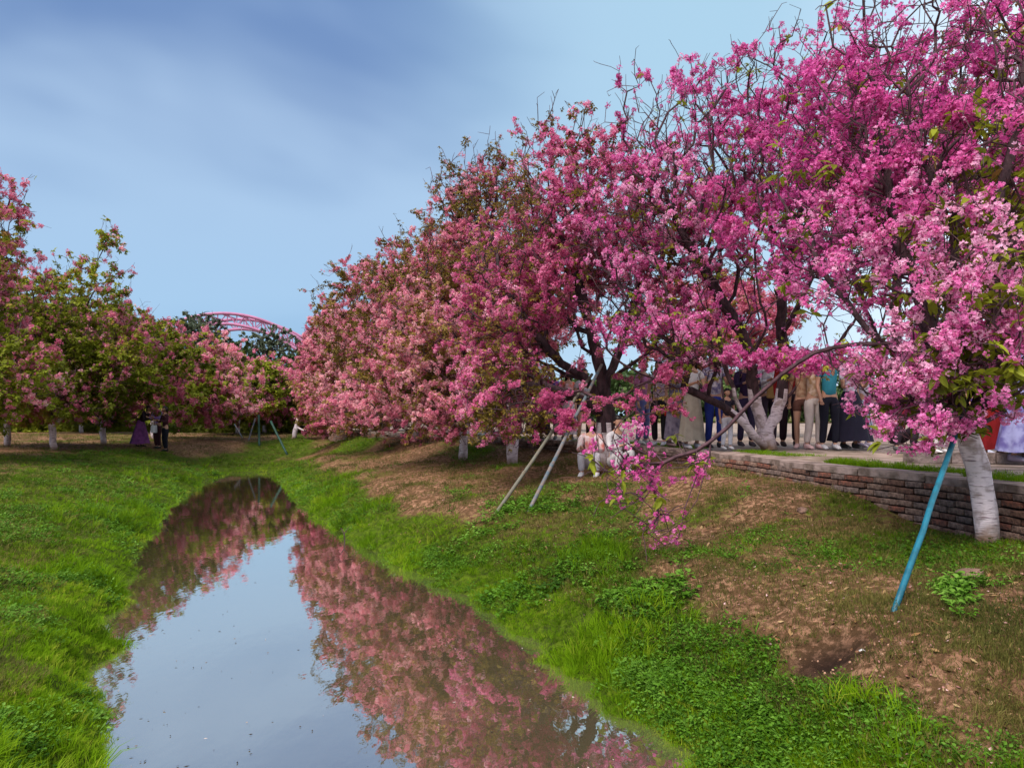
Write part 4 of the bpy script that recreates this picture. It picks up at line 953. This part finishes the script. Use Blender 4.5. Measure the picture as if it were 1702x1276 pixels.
person(1629, 10.9, PZ, 'person in violet trousers just right of the nearest trunk', 0.1, 1.60, (0.10, 0.04, 0.25), None, 'short', 'trousers', (0.08, 0.04, 0.22), None, 'short', 'down', (0.5, 0.5, 0.6))
person(1700, 9.4, PZ, 'woman in a lavender dress with patterned folds at the right picture edge', 0.3, 1.62, (0.26, 0.24, 0.50), (0.18, 0.12, 0.40), 'short', 'skirt', (0.34, 0.33, 0.56), (0.14, 0.11, 0.32), 'long', 'front', (0.5, 0.4, 0.5), hem=0.34, tscale=10)
person(757, 22.5, PZ, 'woman in a loose white dress behind the slim white trunk', 0.3, 1.62, W, None, 'long', 'skirt', (0.60, 0.57, 0.58), None, 'long', 'front', (0.1, 0.1, 0.1), skirtlen=0.6, hem=0.34)
person(800, 21.5, PZ, 'person in a pale shirt between the two short whitewashed trunks', -0.4, 1.6, (0.5, 0.45, 0.48), None, 'short', 'trousers', (0.3, 0.25, 0.28), None, 'short', 'down', (0.2, 0.2, 0.2))
person(893, 18.6, PZ, 'person in dark maroon clothes left of the grey poles', 0.1, 1.68, (0.10, 0.004, 0.01), None, 'long', 'skirt', (0.08, 0.004, 0.012), None, 'long', 'down', (0.03, 0.03, 0.03), hem=0.30)
person(917, 18.2, PZ, 'person in a vivid blue jacket beside the maroon figure', -0.2, 1.66, (0.04, 0.05, 0.35), None, 'long', 'trousers', (0.02, 0.02, 0.06), None, 'short', 'down', (0.1, 0.1, 0.1))
person(944, 17.4, PZ, 'person in a pinkish white dress with an orange scarf behind the grey poles', 0.3, 1.60, (0.60, 0.50, 0.54), (0.6, 0.10, 0.04), 'short', 'skirt', (0.56, 0.47, 0.50), None, 'long', 'down', (0.4, 0.4, 0.4), hem=0.28, tscale=5)
person(970, 16.8, PZ, 'person in dark shorts and bare legs right of the orange scarf', 0.3, 1.60, (0.5, 0.45, 0.5), None, 'short', 'shorts', (0.03, 0.02, 0.05), None, 'long', 'down', (0.6, 0.5, 0.5))
person(984, 12.9, gz(1.37, 12.9), 'person in white sitting on the slope below the wall behind low flowers', -0.3, 1.6, (0.62, 0.58, 0.60), (0.55, 0.12, 0.10), 'long', 'trousers', (0.6, 0.56, 0.6), None, 'long', 'front', W, pose='sit', tscale=5)
person(1022, 12.7, gz(1.74, 12.7), 'person in pale grey sitting on the slope beside the one in white', 0.5, 1.55, (0.55, 0.52, 0.54), None, 'long', 'trousers', (0.5, 0.47, 0.48), None, 'short', 'front', W, pose='sit')
for px_, Y_, args in ((233, 28.3, ('woman in a long purple skirt bending forward on the left bank', 1.4, 1.62, (0.02, 0.01, 0.015), None, 'long', 'skirt', (0.19, 0.05, 0.20), (0.11, 0.03, 0.12), 'bun', 'front', (0.03, 0.02, 0.02))),
                      (262, 28.2, ('person in a violet jacket over dark trousers standing on the left bank', -0.4, 1.68, (0.22, 0.10, 0.40), (0.34, 0.24, 0.5), 'long', 'trousers', (0.035, 0.006, 0.012), None, 'short', 'front', (0.02, 0.02, 0.02))),
                      (275, 27.9, ('person all in black, rightmost of the figures on the left bank', -0.7, 1.64, (0.05, 0.012, 0.02), None, 'long', 'trousers', (0.006, 0.006, 0.014), None, 'short', 'front', (0.01, 0.01, 0.01)))):
    X_ = (px_ - CX) / F * Y_
    if 'bending' in args[0]:
        person(px_, Y_, gz(X_, Y_), *args, pose='bend', hem=0.42, group='visitors on the left bank',
               bag=(-0.2, -0.75, 0.72, ((0.65, 0.65, 0.70), 'white bag held out by the bending woman on the left bank'), 0.30))
    else: person(px_, Y_, gz(X_, Y_), *args, group='visitors on the left bank')

# ------------------------------------------------------------------ grass and ground cover
def tuft(nb, h, w, spread, m, bendy=0.5):
    g = Geo()
    for _ in range(nb):
        a = random.uniform(0, 6.28); r_ = spread * math.sqrt(random.random()); b0 = np.array([r_ * math.cos(a), r_ * math.sin(a), 0])
        d = np.array([math.cos(a), math.sin(a), 0]) * random.uniform(0.1, bendy) + np.array([random.gauss(0, .15), random.gauss(0, .15), 0]); s = np.array([-math.sin(a + 1), math.cos(a + 1), 0]) * w
        hh = h * random.uniform(0.5, 1.2); m1 = b0 + d * hh * 0.35 + np.array([0, 0, hh * 0.55]); tp = b0 + d * hh + np.array([0, 0, hh * (1 - 0.3 * np.linalg.norm(d))])
        g.add([b0 - s, b0 + s, m1 + s * 0.8, m1 - s * 0.8, tp], [(0, 1, 2, 3), (3, 2, 4)])
    return rawobj('grass_tuft', g, [m])
def weed(nl, L, W_, h, m):
    g = Geo()
    for _ in range(nl):
        a = random.uniform(0, 6.28); r_ = random.uniform(0.01, 0.07); zz = random.uniform(0.3, 1) * h
        d = np.array([math.cos(a), math.sin(a), random.uniform(-0.1, 0.45)]); d /= np.linalg.norm(d); leafgeo(g, np.array([r_ * math.cos(a), r_ * math.sin(a), zz]), d, np.array([0, 0, 1.0]), L * random.uniform(0.6, 1.1), W_)
    for _ in range(4):
        a = random.uniform(0, 6.28); g.tube([(0, 0, 0), (0.05 * math.cos(a), 0.05 * math.sin(a), h)], 0.002, 3)
    return rawobj('weed', g, [m])
c_g = srccol('green_tufts', [tuft(18, 0.075, 0.0030, 0.06, M_grass, 1.3) for _ in range(6)])
c_t = srccol('tall_tufts', [tuft(22, 0.17, 0.0032, 0.05, M_grass, 1.0) for _ in range(4)])
c_d = srccol('dry_tufts', [tuft(12, 0.045, 0.0022, 0.06, M_dry, 1.4) for _ in range(5)])
c_w = srccol('weeds', [weed(12, 0.055, 0.017, 0.08, M_weed) for _ in range(5)])
c_s = srccol('small_herbs', [weed(9, 0.022, 0.007, 0.03, M_weed) for _ in range(5)])
def cand(n, y0, y1, pw):
    u = rng.uniform(size=n); y = (y0 ** (1 - pw) + u * (y1 ** (1 - pw) - y0 ** (1 - pw))) ** (1 / (1 - pw)); x = y * rng.uniform(-0.80, 0.78, n) 
    return x, y
def place(name, label, x, y, keep, base_s, tn, col_, grow=0.05, tilt=0.15):
    x, y, tn = x[keep], y[keep], tn[keep]; k = len(x); z = G(x, y) - 0.004
    o = scatter(name, np.c_[x, y, z], np.c_[rng.normal(size=(k, 2)) * tilt, rng.uniform(0, 6.28, k)], base_s * rng.uniform(0.6, 1.3, k) * (1 + grow * y), tn, col_)
    tag(o, label, 'grass' if 'grass' in name else 'plants', kind='stuff'); return k
def field(x, y):
    d, right = edged(x, y); g_ = green(x, y); w = xw(y); return d, right, g_, (x < w - 0.10) | (y > 34)
x, y = cand(190000, 2.2, 46, 1.25); d, rt, g_, ok = field(x, y)
n_ = 0.5 + 0.25 * wav(x, y, 4, 51)
keep = ok & (d > -0.07) & (rng.uniform(size=len(x)) < (g_ - 0.25) * 1.25) & (rng.uniform(size=len(x)) < 0.35 + 0.65 * n_)
tn = 0.55 + 0.13 * wav(x, y, 1.7, 52) + 0.1 * wav(x, y, 6, 53) + rng.normal(size=len(x)) * 0.19 - 0.2 * sm(d, 1.2, 4)
kk = [place('bank_grass', 'short bright green grass covering both banks of the stream', x, y, keep, 0.54, tn, c_g, 0.035)]
x, y = cand(60000, 2.2, 30, 1.3); d, rt, g_, ok = field(x, y)
keep = ok & (d > -0.02) & (d < 1.25) & (wav(x, y, 2.3, 55) * 0.5 + rng.normal(size=len(x)) * 0.25 > 0.55) & (g_ > 0.4)
tn = 0.6 + 0.12 * wav(x, y, 2, 56) + rng.normal(size=len(x)) * 0.12
kk += [place('tall_grass', 'taller lush grass tufts along the water edge', x, y, keep, 0.75, tn, c_t, 0.03, 0.25)]
x, y = cand(150000, 2.4, 40, 1.35); d, rt, g_, ok = field(x, y)
keep = ok & (d > 0.5) & (rng.uniform(size=len(x)) < 0.25 + 0.75 * sm(wav(x, y, 3, 61) * 0.5 + g_ * 0.8, -0.3, 0.8)) & (dark(x, y) < 0.3)
tn = 0.42 + 0.2 * wav(x, y, 2.1, 62) * 0.6 + rng.normal(size=len(x)) * 0.2
kk += [place('dry_grass', 'short brownish grass stubble on the bare upper banks', x, y, keep, 0.8, tn, c_d, 0.045)]
x, y = cand(60000, 2.4, 22, 1.3); d, rt, g_, ok = field(x, y)
keep = ok & (d > 0.05) & (d < 3.4) & (wav(x, y, 1.7, 65) * 0.7 + rng.normal(size=len(x)) * 0.25 > 1.45 + 1.5 * sm(d, 0.8, 1.5)) 
for (wx, wy, wr_) in ((2.98, 5.15, 0.17), (-0.02, 10.5, 0.35), (0.6, 10.3, 0.4), (-0.5, 10.1, 0.3), (0.62, 7.6, 0.3), (1.1, 6.4, 0.35)):
    keep |= (np.hypot((x - wx), (y - wy) * 0.8) + 0.10 * wav(x, y, 9, 69) + rng.normal(size=len(x)) * 0.07 < wr_) & (rng.uniform(size=len(x)) < 0.6)
tn = 0.50 + 0.2 * wav(x, y, 3, 66) * 0.8 + rng.normal(size=len(x)) * 0.25
kk += [place('broadleaf_weeds', 'patches of broad-leaved weeds growing in the bank grass', x, y, keep, 0.75, tn, c_w, 0.02)]
x, y = cand(170000, 2.4, 26, 1.4); d, rt, g_, ok = field(x, y)
keep = ok & (d > 0.02) & (rng.uniform(size=len(x)) < np.maximum((g_ - 0.3) * 0.9, (g_ - 0.05) * 0.5) * sm(wav(x, y, 2.9, 68), -0.6, 1.0)) & (dark(x, y) < 0.2)
tn = 0.5 + 0.2 * wav(x, y, 2.6, 67) * 0.6 + rng.normal(size=len(x)) * 0.2
kk += [place('small_herbs', 'tiny clover-like herbs mixed in the turf', x, y, keep, 0.95, tn, c_s, 0.05, 0.3)]
# grass fringe on the platform behind the wall
n = 9000; y = rng.uniform(5.6, 24, n); x = xw(y) + 0.25 + rng.exponential(0.35, n)
keep = (wav(x, y, 1.6, 71) > -0.1) & (x < xw(y) + 1.3)
x, y = x[keep], y[keep]; k = len(x)
o = scatter('platform_grass', np.c_[x, y, np.full(k, PZ - 0.03)], np.c_[rng.normal(size=(k, 2)) * 0.2, rng.uniform(0, 6.28, k)], rng.uniform(0.4, 0.9, k), 0.55 + rng.normal(size=k) * 0.2, c_g)
tag(o, 'patchy grass growing between the coping and the platform paving', 'grass', kind='stuff')

# fallen petals, floating bits
def flake(m, L, W_):
    g = Geo(); g.add([(-L, 0, 0.002), (0, -W_, 0.004), (L, 0, 0.003), (0, W_, 0.0)], [(0, 1, 2), (0, 2, 3)]); return rawobj('petal', g, [m])
M_fallen = leafmat('fallen_petal', [(0, (0.30, 0.12, 0.10)), (0.6, (0.42, 0.20, 0.18)), (1, (0.65, 0.42, 0.42))], 0.2, 0.8)
M_bit = leafmat('floating_leaf', [(0, (0.02, 0.015, 0.01)), (0.6, (0.07, 0.05, 0.03)), (1, (0.5, 0.4, 0.36))], 0.1, 0.7)
c_p = srccol('petals', [flake(M_fallen, 0.008, 0.005), flake(M_fallen, 0.011, 0.006)]); c_b = srccol('bits', [flake(M_bit, 0.014, 0.007), flake(M_bit, 0.02, 0.006)])
x, y = cand(9000, 2.4, 22, 1.2); d, rt, g_, ok = field(x, y); keep = ok & (d > 0.3) & rt & (dark(x, y) < 0.2)
k = keep.sum(); o = scatter('fallen_petals', np.c_[x[keep], y[keep], G(x[keep], y[keep]) + 0.008], np.c_[rng.normal(size=(k, 2)) * 0.4, rng.uniform(0, 6.28, k)], rng.uniform(0.6, 1.4, k), rng.uniform(0, 1, k), c_p)
tag(o, 'scattered fallen petals and dry bits on the right bank', 'petals')
x, y = cand(6000, 3.2, 24, 1.2); d, rt, g_, ok = field(x, y); keep = (d < -0.1) & (rng.uniform(size=len(x)) < 0.12 + 0.88 * np.exp(-(-d) / 0.35))
k = keep.sum(); o = scatter('floating_bits', np.c_[x[keep], y[keep], np.full(k, 0.004)], np.c_[np.zeros((k, 2)), rng.uniform(0, 6.28, k)], rng.uniform(0.25, 1.0, k), rng.uniform(0, 1, k) ** 1.5, c_b)
tag(o, 'small leaves and petals floating on the still water', 'leaves')

def clod():
    g = Geo(); rows = []
    for ph in (0.35, 1.1, 1.9, 2.8): rows.append([(math.sin(ph) * math.cos(a_) * random.uniform(.7, 1.1), math.sin(ph) * math.sin(a_) * random.uniform(.7, 1.1), 0.6 * math.cos(ph) + random.uniform(-.1, .1)) for a_ in np.linspace(0, 6.283, 8)[:-1]])
    g.rings(rows, 0); return rawobj('clod', g, [M_clod])
M_clod = leafmat('soil_clod', [(0, (0.08, 0.04, 0.02)), (0.5, (0.24, 0.12, 0.07)), (1, (0.42, 0.25, 0.17))], 0.0, 0.95, 0.05)
M_litter = leafmat('dead_leaf', [(0, (0.05, 0.025, 0.012)), (0.5, (0.22, 0.11, 0.04)), (1, (0.40, 0.28, 0.14))], 0.15, 0.8)
c_c = srccol('clods', [clod() for _ in range(5)]); c_l = srccol('litter', [flake(M_litter, 0.022, 0.009), flake(M_litter, 0.03, 0.011), flake(M_litter, 0.05, 0.002)])
x, y = cand(22000, 2.6, 22, 1.3); d, rt, g_, ok = field(x, y); keep = ok & (d > 0.9) & rt & (g_ < 0.5) & (wav(x, y, 2.4, 91) > -0.2); k = keep.sum()
o = scatter('soil_clods', np.c_[x[keep], y[keep], G(x[keep], y[keep]) + 0.002], rng.uniform(0, 6.28, (k, 3)), 0.004 + 0.011 * rng.uniform(0, 1, k) ** 4, rng.uniform(0, 1, k), c_c)
tag(o, 'crumbs and clods of reddish soil on the bare right bank', 'soil')
x, y = cand(9000, 2.6, 22, 1.25); d, rt, g_, ok = field(x, y); keep = ok & (d > 0.4) & (dark(x, y) < 0.2); k = keep.sum()
o = scatter('leaf_litter', np.c_[x[keep], y[keep], G(x[keep], y[keep]) + 0.012], np.c_[rng.normal(size=(k, 2)) * 0.5, rng.uniform(0, 6.28, k)], rng.uniform(0.5, 1.3, k), rng.uniform(0, 1, k), c_l)
tag(o, 'dead leaves and bits of twig strewn on both banks', 'leaf litter')

# stones, stick, scraps
M_rock = pmat('dull_rock', (0.17, 0.10, 0.075), 0.9, 0.4, 8, 1.0, 25)
def rock(px, py, Y, s, label):
    p = P(px, py, Y); p[2] = gz(p[0], p[1]); bm = bmesh.new(); bmesh.ops.create_icosphere(bm, subdivisions=3, radius=1)
    for v_ in bm.verts:
        n_ = 1 + 0.14 * math.sin(v_.co.x * 3 + px) + 0.12 * math.sin(v_.co.y * 4 + v_.co.z * 3) + random.uniform(-.03, .03); v_.co = Vector((v_.co.x * s * n_, v_.co.y * s * 0.8 * n_, v_.co.z * s * 0.6 * n_))
    me = bpy.data.meshes.new('rock'); bm.to_mesh(me); bm.free(); o = link('rock', me, None, [M_rock]); o.location = (p[0], p[1], p[2] + s * 0.2); tag(o, label, 'rock')
rock(1613, 960, 5.4, 0.085, 'reddish brown lump of rock right of the weeds by the teal pole')
rock(1335, 868, 8.0, 0.06, 'small brown stone below the brick wall')
st = P(573, 905, 11.9); st[2] = 0.0; g = Geo(); g.tube([(0, 0, 0), (-0.02, 0.05, 0.12), (-0.08, 0.1, 0.2)], [0.012, 0.009, 0.006], 6); g.tube([(-0.02, 0.05, 0.12), (0.06, 0.05, 0.24)], [0.007, 0.004], 5)
o = g.build('stick', M_bark); o.location = tuple(st); tag(o, 'dark forked stick poking out of the water by the right bank', 'stick')
M_paper = pmat('white_scrap', (0.5, 0.48, 0.46), 0.7)
for px_, py_, Y_, lb in ((1595, 1213, 3.45, 'crumpled white scrap lying on bare soil at the lower right'), (1433, 1065, 4.6, 'small pale scrap below the dark hollow')):
    p = P(px_, py_, Y_); g = Geo(); g.add([(-.02, -.008, 0.004), (0, -.012, .012), (.02, -.006, .003), (.018, .01, .008), (0, .008, .016), (-.018, .01, .004)], [(0, 1, 4, 5), (1, 2, 3, 4)])
    o = g.build('paper_scrap', M_paper); o.location = (p[0], p[1], gz(p[0], p[1]) + 0.01); tag(o, lb, 'litter')
print('tufts', kk, 'objects', len(bpy.data.objects))
